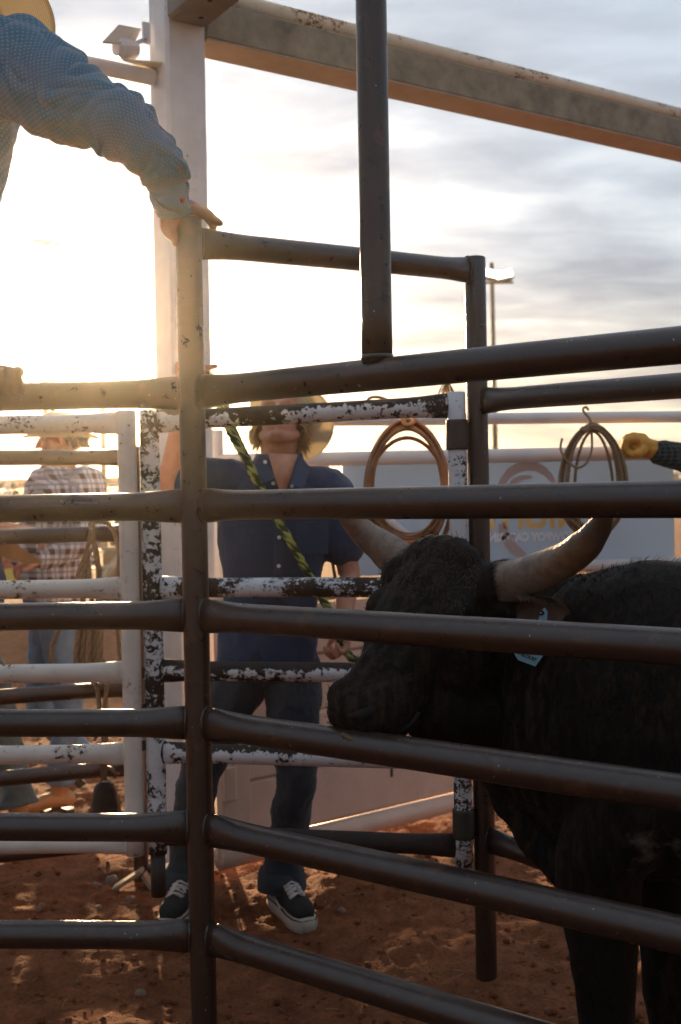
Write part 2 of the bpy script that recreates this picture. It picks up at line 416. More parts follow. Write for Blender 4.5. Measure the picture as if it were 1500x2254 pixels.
TAG = plain('pale_blue_plastic', (.16, .36, .44), .5, .08, 20, 0)
INK = plain('black_ink', (.012, .012, .015), .7, 0, 10, 0)
STONE = plain('pinkish_stone', (.22, .13, .09), .85, .35, 18, .5); STONEG = plain('grey_stone', (.17, .125, .095), .85, .35, 18, .5)
def ground_mat():
    mt, t, b = new_mat('red_dirt', .95, .12); c = oc(t)
    a = noi(t, c, .8, 4, .5); d = noi(t, c, 9, 7, .65); e = noi(t, c, 70, 4, .7)
    col = mixc(t, ramp(t, d, [(.38, 0), (.62, 1)]), (.120, .042, .018), (.275, .104, .048))
    col = mixc(t, ramp(t, a, [(.35, 0), (.7, .6)]), col, (.30, .108, .048))
    col = mixc(t, ramp(t, e, [(.35, .45), (.55, 0)]), col, (.06, .026, .013))
    L(t, col, b.inputs[0])
    bump(t, b, mth(t, 'ADD', mth(t, 'MULTIPLY', d, 1.0), mth(t, 'MULTIPLY', e, .4)), .9, .02); return mt
DIRT = ground_mat()
#PART2
# ------------------------------------------------------------------ ground
def gz(x, y):
    d = math.hypot(x, y - 3.5); k = max(0.0, 1 - max(0, d - 6) / 14)
    if k <= 0: return 0.0
    p = V((x, y, 0))
    a = noise.noise(p * 1.1 + V((3, 1, 0))); b = noise.noise(p * 3.4 + V((9, 2, 4)))
    c = 1 - abs(noise.noise(p * 7.5 + V((1, 7, 2)))) * 2
    e = noise.noise(p * 17.0 + V((5, 3, 1))); f = noise.noise(p * 33.0)
    hp_ = noise.noise(p * 5.2 + V((8, 8, 1))); hp_ = max(0.0, hp_ - .22)
    return k * (.030 * a + .020 * b + .012 * max(0, c) * (0.5 + b) + .012 * e + .009 * f + .004 * noise.noise(p * 60) - .045 * hp_) - .010
def axis(lo, hi, step, far, g=1.16):
    m = list(np.arange(lo, hi + 1e-6, step)); s = step; x = hi
    while x < far: s *= g; x += s; m.append(x)
    s = step; x = lo; pre = []
    while x > -far: s *= g; x -= s; pre.append(x)
    return pre[::-1] + m
gx, gy = axis(-2.4, 2.4, .021, 120), axis(1.7, 6.6, .021, 118)
vs = [(x, y, gz(x, y)) for y in gy for x in gx]; nx = len(gx)
fs = [(j * nx + i, j * nx + i + 1, (j + 1) * nx + i + 1, (j + 1) * nx + i) for j in range(len(gy) - 1) for i in range(nx - 1)]
gm = M(); gm.v = vs; gm.f = fs; gm.uv = [(0, 0)] * len(vs)
g = obj('ground', gm, DIRT); g['kind'] = 'structure'

def rock(m, c, r, seed, flat=.7):
    rn = random.Random(seed); off = V((rn.random() * 50, rn.random() * 50, 0)); b = len(m.v)
    q = Matrix.Rotation(rn.random() * 6, 3, 'Z'); ell(m, c, r, r * rn.uniform(.6, .95), r * flat, q, 10, 7)
    for i in range(b, len(m.v)):
        d = m.v[i] - V(c); m.v[i] = V(c) + d * (1 + .35 * noise.noise(d / r * 1.3 + off) + .12 * noise.noise(d / r * 4 + off))
cl = M(); rn = random.Random(3)
for i in range(5200):
    y = 2.0 + 6.0 * rn.random() ** 1.3; x = rn.uniform(-.34, .36) * y + rn.uniform(-.2, .2); r = .0025 + .013 * rn.random() ** 4
    c = V((x, y, gz(x, y) + r * .3)); b = len(cl.v)
    ell(cl, c, r, r * rn.uniform(.6, 1), r * .7, Matrix.Rotation(rn.random() * 6, 3, 'Z'), 6, 4)
    for k in range(b, len(cl.v)): cl.v[k] = c + (cl.v[k] - c) * rn.uniform(.75, 1.25)
o = obj('dirt_clods', cl, DIRT, smooth=False); o['kind'] = 'stuff'; tag(o, 'loose red dirt clods and gravel scattered over the ground', 'gravel')
ST = [(245, 1937, .021, STONEG, 'rounded grey stone on dirt left of the sneaker, in front of the bent board'), (212, 1952, .013, STONE, 'small pale pebble at the left side of the rounded grey stone'),
      (325, 1912, .017, STONEG, 'flat tan stone right of the bent board'), (286, 1976, .014, STONE, 'reddish stone half buried below the rounded grey stone'),
      (92, 2003, .017, STONE, 'flat reddish stone near the left end of the lowest brown rail'), (216, 2004, .012, STONEG, 'flat dark pebble just above the lowest brown rail'),
      (310, 2175, .016, STONE, 'pale pinkish stone on dark dirt below the lowest left rail'), (752, 2004, .013, STONE, 'pink stone right of the black sneaker'),
      (1050, 2173, .008, STONE, 'small pale pebble at the foot of the brown gate post'), (1205, 2226, .009, STONE, 'oval pale pebble left of the bull\'s front leg'),
      (170, 2148, .007, STONE, 'tiny pink pebble left of the pale pinkish stone'), (1180, 2092, .007, STONEG, 'tiny tan pebble between the gate post and the bull')]
for k, (px, py, r, mt, lab) in enumerate(ST):
    H = P(px, py, 5); d = (H - V((0, 0, CAM_H))); q = V((0, 0, CAM_H)) + d * (CAM_H / -d.z)
    m = M(); rock(m, V((q.x, q.y, gz(q.x, q.y) + r * .45)), r * q.y / 2.9, 100 + k, .75)
    o = obj('stone', m, mt); tag(o, lab, 'stone', 'stones lying on the dirt'); recentre(o)
# straw bits and the bent board
m = M(); rn = random.Random(11)
for i in range(170):
    y = 2.3 + 2.6 * rn.random(); x = rn.uniform(-.32, .34) * y; a = rn.random() * 6.28; l = rn.uniform(.01, .035)
    z = gz(x, y) + .004; c, s = math.cos(a), math.sin(a)
    tube(m, [(x, y, z), (x + c * l, y + s * l, z + rn.uniform(0, .008)), (x + 2 * c * l, y + 2 * s * l + .004, z)], .0009, 3)
o = obj('straw_bits', m, plain('dry_straw', (.36, .25, .13), .8, .2, 30, 0)); o['kind'] = 'stuff'; tag(o, 'dry straw stalks lying on the dirt', 'straw')
q = P(270, 1910, 4.0); m = M(); base = V((q.x, 4.25, gz(q.x, 4.25)))
bd = thing('bent_board', 'short pale wooden offcut propped like a tent on the dirt', 'board', base)
box(m, base + V((-.03, 0, .035)), .13, .06, .014, Matrix.Rotation(R(-32), 3, 'Y'), .002); obj('plank', m, WOOD, bd, False)
m = M(); box(m, base + V((.045, 0, .030)), .06, .06, .014, Matrix.Rotation(R(58), 3, 'Y'), .002); obj('plank', m, WOOD, bd, False)

# ------------------------------------------------------------------ pipes
def rail(name, p0, p1, r, mat, parent, f0=0, f1=0, sag=0.0, seg=24, wob=.0015):
    """pipe whose ends are squeezed flat and tall where they are welded (f=1)"""
    p0, p1 = V(p0), V(p1); Ln = (p1 - p0).length; n = max(8, int(Ln / .04)); pts = []; rings = []
    t = (p1 - p0).normalized(); up = V((0, 0, 1)); side = t.cross(up).normalized(); upv = side.cross(t).normalized()
    for i in range(n + 1):
        s = i / n * Ln
        k = max(f0 * math.exp(-(s / .075) ** 2), f1 * math.exp(-((Ln - s) / .075) ** 2))
        w = noise.noise(V((s * 2.2, p0.z * 9, p0.x * 3))) * wob
        c = p0 + t * s + V((0, 0, -sag * math.sin(math.pi * s / Ln) + w))
        rings.append((c, side, upv, r * (1 - .45 * k), r * (1 + .24 * k)))
    m = M(); loft(m, rings, seg); return obj(name, m, mat, parent)
def post(name, p0, p1, r, mat, parent, seg=28, cap=.003):
    p0, p1 = V(p0), V(p1); t = (p1 - p0).normalized(); a = V((1, 0, 0)); b = t.cross(a).normalized()
    n = 14; rings = [(p0.lerp(p1, i / n), a, b, r, r) for i in range(n + 1)]
    rings.append((p1 + t * cap, a, b, r - cap, r - cap)); m = M(); loft(m, rings, seg); return obj(name, m, mat, parent)
def weld(name, p, t, r, mat, parent):
    m = M(); rings = []; t = V(t).normalized(); up = V((0, 0, 1)); side = t.cross(up).normalized(); rn = random.Random(int(p[2] * 1000))
    for k in range(26):
        a = 2 * math.pi * k / 26; d = side * (r * .58 * math.cos(a)) + up * (r * 1.26 * math.sin(a)) - t * (r * .10); q = .0030 + rn.random() * .0028
        rings.append((V(p) + d, d.normalized(), t, q, q))
    loft(m, rings, 6, closed=True); return obj(name, m, mat, parent)

LV = [1.704, 1.437, 1.178, .922, .672, .412]            # rail heights shared by the panels
RP = .0325
# near brown pipe fence: the corner post, left rails, right rails, upright pipe, far post
p1x, p1d = XZ(428, 2.688, 1.4).x, 2.688
pf = thing('pipe_fence', 'dark brown welded pipe cattle fence in front, cornered at the post under the hand', 'fence', (p1x, p1d, 0))
post('post', (p1x, p1d, -.25), (p1x, p1d, P(420, 482, p1d).z), .031, BROWN, pf)
LD = V((-1.0, .075, 0)).normalized(); RD = V((.942, -.712, 0)).normalized()
B1 = V((p1x, p1d, 0))
for z in LV + [.155]:
    a = B1 + LD * .022; rail('rail', (a.x, a.y, z), B1 + LD * 1.75 + V((0, 0, z)), RP * 1.02, BROWN, pf, 1, 1)
    weld('weld', B1 + LD * .031 + V((0, 0, z)), LD, .031, BROWN, pf)
for z in LV + [.155]:
    a = B1 + RD * .022; rail('rail', (a.x, a.y, z), B1 + RD * 1.95 + V((0, 0, z)), RP * 1.03, BROWN, pf, 1, 1)
    weld('weld', B1 + RD * .031 + V((0, 0, z)), RD, .031, BROWN, pf)
e = B1 + RD * 1.97; post('post', (e.x, e.y, -.25), (e.x, e.y, 2.1), .031, BROWN, pf)
e = B1 + LD * 1.77; post('post', (e.x, e.y, -.25), (e.x, e.y, 2.1), .031, BROWN, pf)
# upright pipe standing on the upper right rail
u = P(831, 800, 2.367); s = (u.x - B1.x) / RD.x; u = B1 + RD * s
post('upright_pipe', (u.x, u.y, LV[0] + .022), (u.x, u.y, 3.1), .0322, BROWN, pf)
m = M(); loft(m, [(V((u.x, u.y, LV[0] + .030 + .004 * k)), V((1, 0, 0)), V((0, 1, 0)), .0322 + .003 * math.sin(math.pi * k / 3), .0322 + .003 * math.sin(math.pi * k / 3)) for k in range(4)], 26); obj('weld', m, BROWN, pf)
# far post and the second bay
q3 = P(1061, 1500, 3.42); B3 = V((q3.x, 3.42, 0))
post('post', (B3.x, B3.y, -.25), (B3.x, B3.y, P(1050, 568, 3.42).z), .0322, BROWN, pf)
a, b = P(450, 533, 2.70), P(1040, 597, 3.42)
TD = (V((B3.x, B3.y, 0)) - B1).normalized()
rail('rail', B1 + TD * .022 + V((0, 0, a.z)), B3 - TD * .022 + V((0, 0, b.z)), .0315, BROWN, pf, 1, 1)
weld('weld', B1 + TD * .031 + V((0, 0, a.z)), TD, .031, BROWN, pf); weld('weld', B3 - TD * .031 + V((0, 0, b.z)), TD, .031, BROWN, pf)
E3 = V((.99, 2.60, 0)); SD3 = (E3 - B3).normalized()
for z in LV:
    dz = .028 if z == LV[0] else 0
    rail('rail', B3 + SD3 * .022 + V((0, 0, z + dz)), E3 + V((0, 0, z)), .0325, BROWN, pf, 1, 1)
    weld('weld', B3 + SD3 * .031 + V((0, 0, z + dz)), SD3, .031, BROWN, pf)
post('post', (E3.x + .02, E3.y - .02, -.25), (E3.x + .02, E3.y - .02, 2.1), .0322, BROWN, pf)

# brown panel behind, at left
A, B = V((XZ(-60, 4.12, 1).x - .5, 4.04, 0)), V((XZ(286, 4.35, 1).x, 4.37, 0))
bp = thing('cattle_panel', 'plain brown pipe panel behind the cream gate, ropes hung over it', 'fence panel', (B.x, B.y, 0))
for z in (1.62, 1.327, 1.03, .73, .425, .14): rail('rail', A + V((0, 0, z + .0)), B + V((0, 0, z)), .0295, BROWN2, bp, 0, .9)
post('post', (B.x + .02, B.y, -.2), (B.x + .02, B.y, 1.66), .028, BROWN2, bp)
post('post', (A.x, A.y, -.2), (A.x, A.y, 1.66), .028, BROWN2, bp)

# cream gate at left
gD = 3.57; gA = V((XZ(287, gD, 1.1).x, gD, 0))
cg = thing('pipe_gate', 'cream painted pipe gate with few rust chips, left of the flaking post', 'gate', (gA.x, gA.y, .34))
GD = V((-1, .02, 0)).normalized(); b = (XZ(283, gD, 1.7).x + XZ(294, gD, .4).x) / 2
post('post', (gA.x, gD, .335), (gA.x, gD, 1.733), .0295, CREAM, cg)
for z in (1.697, 1.437, 1.178, .912, .655, .372):
    rail('rail', gA + GD * .02 + V((0, 0, z)), gA + GD * 1.9 + V((0, 0, z)), .0295, CREAM, cg, 1, 0)
    weld('weld', gA + GD * .029 + V((0, 0, z)), GD, .0285, CREAM, cg)
e = gA + GD * 1.92; post('post', (e.x, e.y, .335), (e.x, e.y, 1.733), .0295, CREAM, cg)

# flaking gate in the middle
hA = V((XZ(337, 3.58, 1.1).x, 3.58, 0)); hB = V((XZ(1013, 3.40, 1.1).x, 3.40, 0)); HD = (hB - hA).normalized()
fg = thing('pipe_gate', 'pipe gate with white paint badly flaked to dark steel, between two hinge posts', 'gate', (hA.x, hA.y, .34))
post('post', (hA.x, hA.y, .335), (hA.x, hA.y, 1.733), .0305, CHIP, fg)
post('post', (hB.x, hB.y, .33), (hB.x, hB.y, 1.756), .0275, CHIPM, fg)
for i, z in enumerate((1.70, 1.437, 1.176, .915, .655, .397)):
    mt = [CHIP, CHIP, CHIPM, CHIP, CHIP, CHIPD][i]
    rail('rail', hA + HD * .02 + V((0, 0, z)), hB - HD * .02 + V((0, 0, z + (.02 if i == 0 else 0))), .0305, mt, fg, 1, 1)
    weld('weld', hA + HD * .029 + V((0, 0, z)), HD, .0285, CHIPD, fg)
for py0, py1 in ((990, 926), (1845, 1783)):
    z0, z1 = P(1008, py0, 3.40).z, P(1008, py1, 3.40).z
    post('collar', (hB.x, hB.y, z0), (hB.x, hB.y, z1), .033, DARKMETAL, fg)
    m = M(); box(m, ((hB.x + B3.x) / 2 , (hB.y + B3.y) / 2 , (z0 + z1) / 2), .02, .012, (z1 - z0) * .8, None, .002); obj('hinge_plate', m, DARKMETAL, fg, False)
# latch pin between the gates and the stub below
m = M(); tube(m, [V((hA.x - .0, hA.y + .0, .20)), V((hA.x, hA.y, .34))], .024, 16); obj('latch_stub', m, DARKMETAL, fg)
for py in (1480, 1560, 1640):
    q = P(317, py, 3.575); m = M(); box(m, q, .010, .02, .035, None, .002); obj('latch_lug', m, DARKMETAL, fg, False)

# ------------------------------------------------------------------ white frame: square post, beam, outrigger, pipes
YAW = R(33.3); fdir = V((math.cos(YAW), math.sin(YAW), 0)); fn = V((math.sin(YAW), -math.cos(YAW), 0))
W = .168
corner = XZ(387, 4.36, 1.45)                      # edge nearest the camera
pc = V((corner.x, corner.y, 0)) + fdir * (W / 2) - fn * (W / 2)
wf = thing('steel_frame', 'tall white square steel post with overhead beams behind the near fence', 'steel frame', (pc.x, pc.y, 0))
rotY = Matrix.Rotation(YAW, 3, 'Z')
m = M(); box(m, (pc.x, pc.y, 2.05), W, W, 4.7, rotY, .012); obj('post', m, WHITE, wf, False)
# long beam receding right: grey side face, tan underside (thin sheet, its lit tone put into the colour), with rusty pipe on top
zb = P(462, 90, 4.47).z
bs = pc + fdir * (W / 2 + .002); BL = 3.9
mid = bs + fdir * (BL / 2)
m = M(); box(m, (mid.x, mid.y, zb + .082), BL, W, .150, rotY, .008); obj('beam', m, STEEL, wf, False)
m = M(); box(m, (mid.x, mid.y, zb + .003), BL - .004, W + .006, .008, rotY, .002); obj('lit_underside', m, TANUNDER, wf, False)
a = bs + V((0, 0, zb + .196)) + fn * .03; m = M(); tube(m, [a, a + fdir * BL], .0385, 20); obj('top_pipe', m, RUSTP, wf)
for k in range(0):
    c = bs + fdir * (.35 + k * .43) + fn * (W / 2 + .001); rn = random.Random(k)
    m = M(); ell(m, V((c.x, c.y, zb + .015 + rn.random() * .01)), .03 + rn.random() * .04, .004, .005, rotY); obj('weld', m, RUSTP, wf)
# outrigger towards the camera
zo = P(400, 44, 4.36).z
c = pc + fn * (W / 2 + .002 + .65); m = M(); box(m, (c.x, c.y, zo + .08), W, 1.3, .158, rotY, .012); obj('outrigger', m, plain('dark_grey_steel', (.10, .085, .075), .5, .3, 9, .2), wf, False)
for k, dd in enumerate((.09, .24, .42)):
    c = pc + fn * (W / 2 + dd) + fdir * (-.02 if k % 2 else .02); m = M(); tube(m, [V((c.x, c.y, zo - .001)), V((c.x, c.y, zo + .004))], .010, 14); obj('bolt_hole', m, BLACK, wf)
# side pipe to the left with gusset
q = P(333, 170, 4.44); s0 = V((q.x, q.y, q.z)); m = M(); tube(m, [s0 + fdir * .01, s0 - fdir * 1.9], .031, 20); obj('side_pipe', m, WHITE, wf)
m = M(); a = s0 + V((0, 0, .034)); n_ = -fn
vs = [a - fdir * .13, a + fdir * .075 + fn * .075, a + fdir * .01 + fn * .01, ]
tri = [a - fdir * .125 + fn * .02, a + fdir * .03 + fn * .075, a + fdir * .03 - fn * .03]
vv = [p + V((0, 0, dz)) for dz in (0, .008) for p in tri]
m.add(vv, [(2, 1, 0), (3, 4, 5), (0, 1, 4, 3), (1, 2, 5, 4), (2, 0, 3, 5)]); obj('gusset', m, RUSTP, wf, False)

# floodlight fixed to the post
fl = thing('floodlight', 'small hooded white metal lamp on a short arm, left of the white post', 'lamp', P(320, 100, 4.45))
m = M(); q = P(322, 72, 4.43); box(m, q, .035, .012, .085, rotY, .006); obj('bracket', m, WHITE, fl, False)
m = M(); tube(m, [P(322, 84, 4.42), P(283, 104, 4.36)], .009, 12); obj('arm', m, WHITE, fl)
m = M(); c = P(278, 107, 4.36); ax = (V((-.75, -.6, -.15))).normalized(); pr = frames([c, c + ax])[0]
loft(m, [(c + ax * t, pr[1], pr[2], r, r) for t, r in ((-.045, .028), (-.03, .036), (.0, .038), (.02, .040), (.024, .034), (.045, .030))], 8); obj('lamp_body', m, WHITE, fl, False)
for k in range(4):
    an = k * math.pi / 2 + .5; m = M(); cc_ = c + ax * .032 + (pr[1] * math.cos(an) + pr[2] * math.sin(an)) * .027; ell(m, cc_, .005, .005, .005, None, 8, 6); obj('bolt', m, RUSTP, fl)
m = M(); c2 = P(266, 82, 4.36)
pl = [P(226, 95, 4.24), P(262, 97, 4.30), P(300, 88, 4.42), P(310, 66, 4.52), P(262, 57, 4.46)]
vv = [p + V((0, 0, dz)) for dz in (0, .007) for p in pl]; n5 = 5
m.add(vv, [tuple(range(4, -1, -1)), tuple(range(5, 10))] + [(i, (i + 1) % 5, 5 + (i + 1) % 5, 5 + i) for i in range(5)]); obj('hood', m, TANUNDER, fl, False)

# ------------------------------------------------------------------ back white pipe fence + banner
bD = 4.62
bf = thing('white_pipe_fence', 'white round pipe fence behind the navy shirt man, banner hung on it', 'fence', (P(700, 1000, bD).x, bD, 0))
zt, zm, zl = P(1290, 918, bD).z, P(1290, 1000, bD).z, P(1290, 1247, bD).z
xl = XZ(484, bD, 1.2).x; xr = 2.2
rail('rail', (xl + .2, bD, zt + .006), (xr, bD + .0, zt - .01), .0235, FARW, bf)
rail('rail', (xl, bD, zm), (xr, bD, zm), .0290, FARW, bf)
rail('rail', (xl + .9, bD + .03, zl - .002), (xr, bD + .02, zl + .012), .0235, FARW, bf)
post('post', (xl, bD, -.1), (xl, bD, P(484, 948, bD).z), .0235, FARW, bf)
post('post', (XZ(1560, bD, 1).x, bD + .06, -.1), (XZ(1560, bD, 1).x, bD + .06, zt), .03, FARW, bf)
a, b = P(690, 1012, bD + .02), P(1000, 1262, bD + .02); m = M(); tube(m, [a + (a - b) * .05, b], .019, 14); obj('brace', m, FARW, bf)
# banner (seen from its back, lettering shows through reversed)
sx0, sx1 = XZ(756, bD + .04, 1.4).x, XZ(1485, bD + .04, 1.4).x
def banner_mat(name, col, tr):
    mt, t, b = new_mat(name, .7, .2); c = oc(t)
    L(t, ramp(t, noi(t, c, 3, 3), [(.3, tuple(x * .9 for x in col)), (.7, col)]), b.inputs[0])
    q = N(t, 'ShaderNodeBsdfTranslucent'); q.inputs[0].default_value = (*tr, 1); mx = N(t, 'ShaderNodeMixShader'); mx.inputs[0].default_value = .45
    L(t, b.outputs[0], mx.inputs[1]); L(t, q.outputs[0], mx.inputs[2]); L(t, mx.outputs[0], t.nodes['Material Output'].inputs[0]); return mt
BAN = banner_mat('blue_grey_mesh_vinyl', (.34, .42, .56), (.34, .42, .56)); BPK = banner_mat('faded_pink_print', (.70, .52, .48), (.6, .45, .42)); BOR = banner_mat('orange_print', (.80, .48, .18), (.8, .45, .12)); BWH = banner_mat('pale_print', (.80, .80, .84), (.75, .75, .8))
bn = thing('banner', 'blue grey catering banner with reversed lettering tied on the white fence', 'banner', ((sx0 + sx1) / 2, bD + .04, zl))
m = M(); nxx, nzz = 40, 10; zt2, zl2 = zm + .0, zl - .025
for side in (0, 1):
    vv = []
    for j in range(nzz + 1):
        for i in range(nxx + 1):
            x = sx0 + (sx1 - sx0) * i / nxx; z = zl2 + (zt2 - zl2) * j / nzz
            vv.append(V((x, bD + .045 + side * .003 + .006 * noise.noise(V((x * 3, z * 3, 0))), z)))
    ff = [(j * (nxx + 1) + i, j * (nxx + 1) + i + 1, (j + 1) * (nxx + 1) + i + 1, (j + 1) * (nxx + 1) + i) for j in range(nzz) for i in range(nxx)]
    m.add(vv, ff if side == 0 else [tuple(reversed(f)) for f in ff])
obj('sheet', m, BAN, bn)
def text_mesh(s, size, shear=0.0, bold=0.0, space=1.0):
    cu = bpy.data.curves.new('t', 'FONT'); cu.body = s; cu.size = size; cu.align_x = 'CENTER'; cu.shear = shear; cu.offset = bold; cu.space_character = space
    o = bpy.data.objects.new('t', cu); COL.objects.link(o); dg = bpy.context.evaluated_depsgraph_get()
    me = bpy.data.meshes.new_from_object(o.evaluated_get(dg)); bpy.data.objects.remove(o); return me
def put_text(name, s, size, origin, ax, ay, mat, parent, bold=0.0, width=None, space=1.0):
    me = text_mesh(s, size, bold=bold, space=space)
    xs = [v.co.x for v in me.vertices]; k = width / (max(xs) - min(xs)) if width else 1
    for v in me.vertices: v.co = V(origin) + ax * (v.co.x * k) + ay * v.co.y
    return obj(name, me, mat, parent, False)
tY = bD + .034
cxs = P(1165, 1181, tY); wd = (P(1268, 1181, tY) - P(1060, 1181, tY)).length
put_text('lettering', 'COWBOY CATERING', .046, P(1165, 1190, tY), V((-1, 0, 0)), V((0, 0, 1)), plain('pale_lettering_print', (.80, .80, .86), .6, .05, 9, 0), bn, .0022, wd)
wd = (P(1281, 1150, tY) - P(1064, 1150, tY)).length
put_text('lettering', 'NIGHT', .155, P(1172, 1161, tY), V((-1, 0, 0)), V((0, 0, 1)), plain('orange_lettering_print', (.85, .52, .20), .6, .05, 9, 0), bn, .005, wd)
def arc(name, cx_, cy_, rx, ry, a0, a1, w0, w1, mat):
    m = M(); vv = []; n = 40
    for i in range(n + 1):
        t = R(a0 + (a1 - a0) * i / n); w = w0 + (w1 - w0) * math.sin(math.pi * i / n)
        for s in (-1, 1): vv.append(P(cx_ + (rx + s * w) * math.cos(t), cy_ - (ry + s * w) * math.sin(t), tY))
    m.add(vv, [(2 * i, 2 * i + 1, 2 * i + 3, 2 * i + 2) for i in range(n)]); obj(name, m, mat, bn, False)
arc('emblem', 1163, 1108, 68, 83, 30, 165, 5, 11, BPK); arc('emblem', 1163, 1108, 54, 58, 80, 150, 3, 6, BPK); arc('emblem', 1166, 1115, 66, 108, 200, 262, 8, 12, BPK)

# ------------------------------------------------------------------ plank chute gate
wl, wr = XZ(500, 4.26, .8), XZ(1008, 4.99, .8)
wdv = V((wr.x - wl.x, wr.y - wl.y, 0)); WLn = wdv.length; wdv.normalize(); wn = V((wdv.y, -wdv.x, 0)); wy = math.atan2(wdv.y, wdv.x); wrot = Matrix.Rotation(wy, 3, 'Z')
pg = thing('plank_gate', 'cream painted wooden plank chute gate behind the man in navy, dirt stained', 'gate', (wl.x, wl.y, 0))
w0 = V((wl.x, wl.y, 0))
def wbox(name, s0, s1, z0, z1, th, mat, off=0, bev=.004, rx=0):
    c = w0 + wdv * ((s0 + s1) / 2) + wn * off; m = M()
    box(m, (c.x, c.y, (z0 + z1) / 2), s1 - s0, th, z1 - z0, wrot @ Matrix.Rotation(rx, 3, 'X'), bev); return obj(name, m, mat, pg, False)
for i, (z0, z1) in enumerate(((.155, .378), (.3805, .603), (.6055, .829), (.8315, 1.03))):
    wbox('plank', .065, WLn, z0, z1, .030, PLANK, .005 * (i % 2), .010)
wbox('stile', -.05, .075, .10, 1.04, .045, PLANK, .010)
wbox('stile', WLn - .005, WLn + .04, .09, 1.04, .05, PLANK, .0)
a = w0 + V((0, 0, .105)) - wdv * .05; m = M(); tube(m, [a, a + wdv * (WLn + .1)], .042, 18); obj('bottom_pipe', m, PLANK, pg)
a = w0 + V((0, 0, 1.07)) - wdv * .05; m = M(); tube(m, [a, a + wdv * (WLn + .1)], .03, 18); obj('top_pipe', m, PLANK, pg)
wbox('latch_box', -.052, -.004, .33, .455, .02, PLANK, .045, .003); wbox('latch_slot', .0, .012, .325, .46, .01, RUSTP, .034, .002)
for s_, z_ in ((.72, .50), (.78, .28), (.30, .30), (.88, .72)):
    wbox('dirt_mark', s_, s_ + .012, z_, z_ + .05, .0012, DARKMETAL, .0177, 0)
o = wbox('notice', WLn - .11, WLn - .015, .47, .58, .003, plain('pale_paper', (.5, .47, .55), .6, .1, 10, 0), .025, 0)

# ------------------------------------------------------------------ far things
for (px, top, D, lamps, lab, lr) in ((111, 522, 14, ((-.093, .0), (.173, -.02)), 'tall floodlight pole with two lamp heads, left in the sun glare', .030),
                                (1083, 578, 24, ((-.07, -.26), (.25, -.29)), 'tall dark floodlight pole with bright lamp, right of the brown gate post', .036)):
    b0, t0 = XZ(px + 13, D, 0), P(px, top, D); kq = D / 22
    lp = thing('light_pole', lab, 'light pole', (b0.x, b0.y, 0), 'arena floodlight poles')
    m = M(); tube(m, [V((b0.x, b0.y, -.2)), V((t0.x, t0.y, t0.z))], [.060 * kq, .040 * kq], 12); obj('pole', m, DARKMETAL, lp)
    m = M(); box(m, (t0.x + .12 * kq, t0.y, t0.z + lamps[0][1] - .15 * kq), .58 * kq, .045 * kq, .04 * kq); obj('cross_arm', m, DARKMETAL, lp, False)
    for (dx, dz) in lamps:
        c = V((t0.x + dx, t0.y - .03, t0.z + dz - .01)); sgn = -1 if dx < 0 else 1
        rt = Matrix.Rotation(R(-12 * sgn), 3, 'Y') @ Matrix.Rotation(R(-25), 3, 'X')
        m = M(); box(m, c, .36 * kq, .15 * kq, .20 * kq, rt, .03 * kq); hd = obj('lamp_head', m, STEEL, lp, False)
        mt, t, bb = new_mat('lit_lamp_lens', .2); bb.inputs['Emission Color'].default_value = (1, .97, .88, 1); bb.inputs['Emission Strength'].default_value = 2.5
        m = M(); box(m, c + rt @ V((0, -.078 * kq, .0)), .32 * kq, .015, .16 * kq, rt, .004); obj('lens', m, mt, hd, False)
# grandstand
sD = 17.0; BEN = plain('weathered_bench_board', (.30, .26, .24), .7, .2, 3, 0); FRM = plain('brown_stand_steel', (.10, .06, .045), .7, .2, 3, 0)
gs = thing('grandstand', 'open tiered grandstand with top railing, far left across the arena', 'grandstand', (-6, sD + 1.5, 0))
x0, x1 = -9.5, XZ(176, sD, 1).x; xe = XZ(352, sD + 3.6, 1).x
for k in range(7):
    z = .32 + k * .25; y = sD + k * .45; xx = x1 + .1
    m = M(); box(m, ((x0 + xx) / 2, y, z), xx - x0, .2, .045); obj('bench', m, BEN, gs, False)
    m = M(); box(m, ((x0 + xx) / 2, y + .22, z - .16), xx - x0, .24, .03); obj('footboard', m, FRM, gs, False)
    m = M(); box(m, ((x0 + xx) / 2, y + .34, z - .03), xx - x0, .02, .17); obj('riser', m, FRM, gs, False)
zr = P(200, 826, sD + 3.8).z
for k in range(7):
    x = x0 + (xe - x0) * k / 6; m = M(); box(m, (x, sD + 3.8, zr / 2), .09, .09, zr); obj('rear_post', m, FRM, gs, False)
m = M(); box(m, ((x0 + xe + 1) / 2, sD + 3.8, zr), xe + 1 - x0, .06, .10); obj('top_rail', m, FRM, gs, False)
m = M(); box(m, ((x0 + xe + 1) / 2, sD + 3.8, zr - .50), xe + 1 - x0, .05, .20); obj('top_board', m, FRM, gs, False)
for k in range(40):
    x = x0 + (xe + 1 - x0) * k / 39; m = M(); box(m, (x, sD + 3.8, zr - .23), .035, .035, .40); obj('baluster', m, FRM, gs, False)
x2, x3 = x1 + .5, XZ(345, sD - 1.5, 1).x
bl = thing('bleacher', 'low empty bleacher with diagonal braces, right of the grandstand', 'bleacher', ((x2 + x3) / 2, sD - 1, 0))
for k in range(5):
    m = M(); box(m, ((x2 + x3) / 2, sD - 1.5 + k * .35, .30 + k * .24), x3 - x2, .18, .04); obj('bench', m, BEN, bl, False)
    m = M(); box(m, ((x2 + x3) / 2, sD - 1.3 + k * .35, .18 + k * .24), x3 - x2, .02, .22); obj('riser', m, FRM, bl, False)
for k in range(3):
    xa = x2 + (x3 - x2) * k / 3; m = M(); tube(m, [(xa, sD - 1.6, .2), (min(xa + .7, x3), sD + .1, 1.5)], .035, 8); obj('brace', m, BEN, bl)
m = M(); rn = random.Random(5)
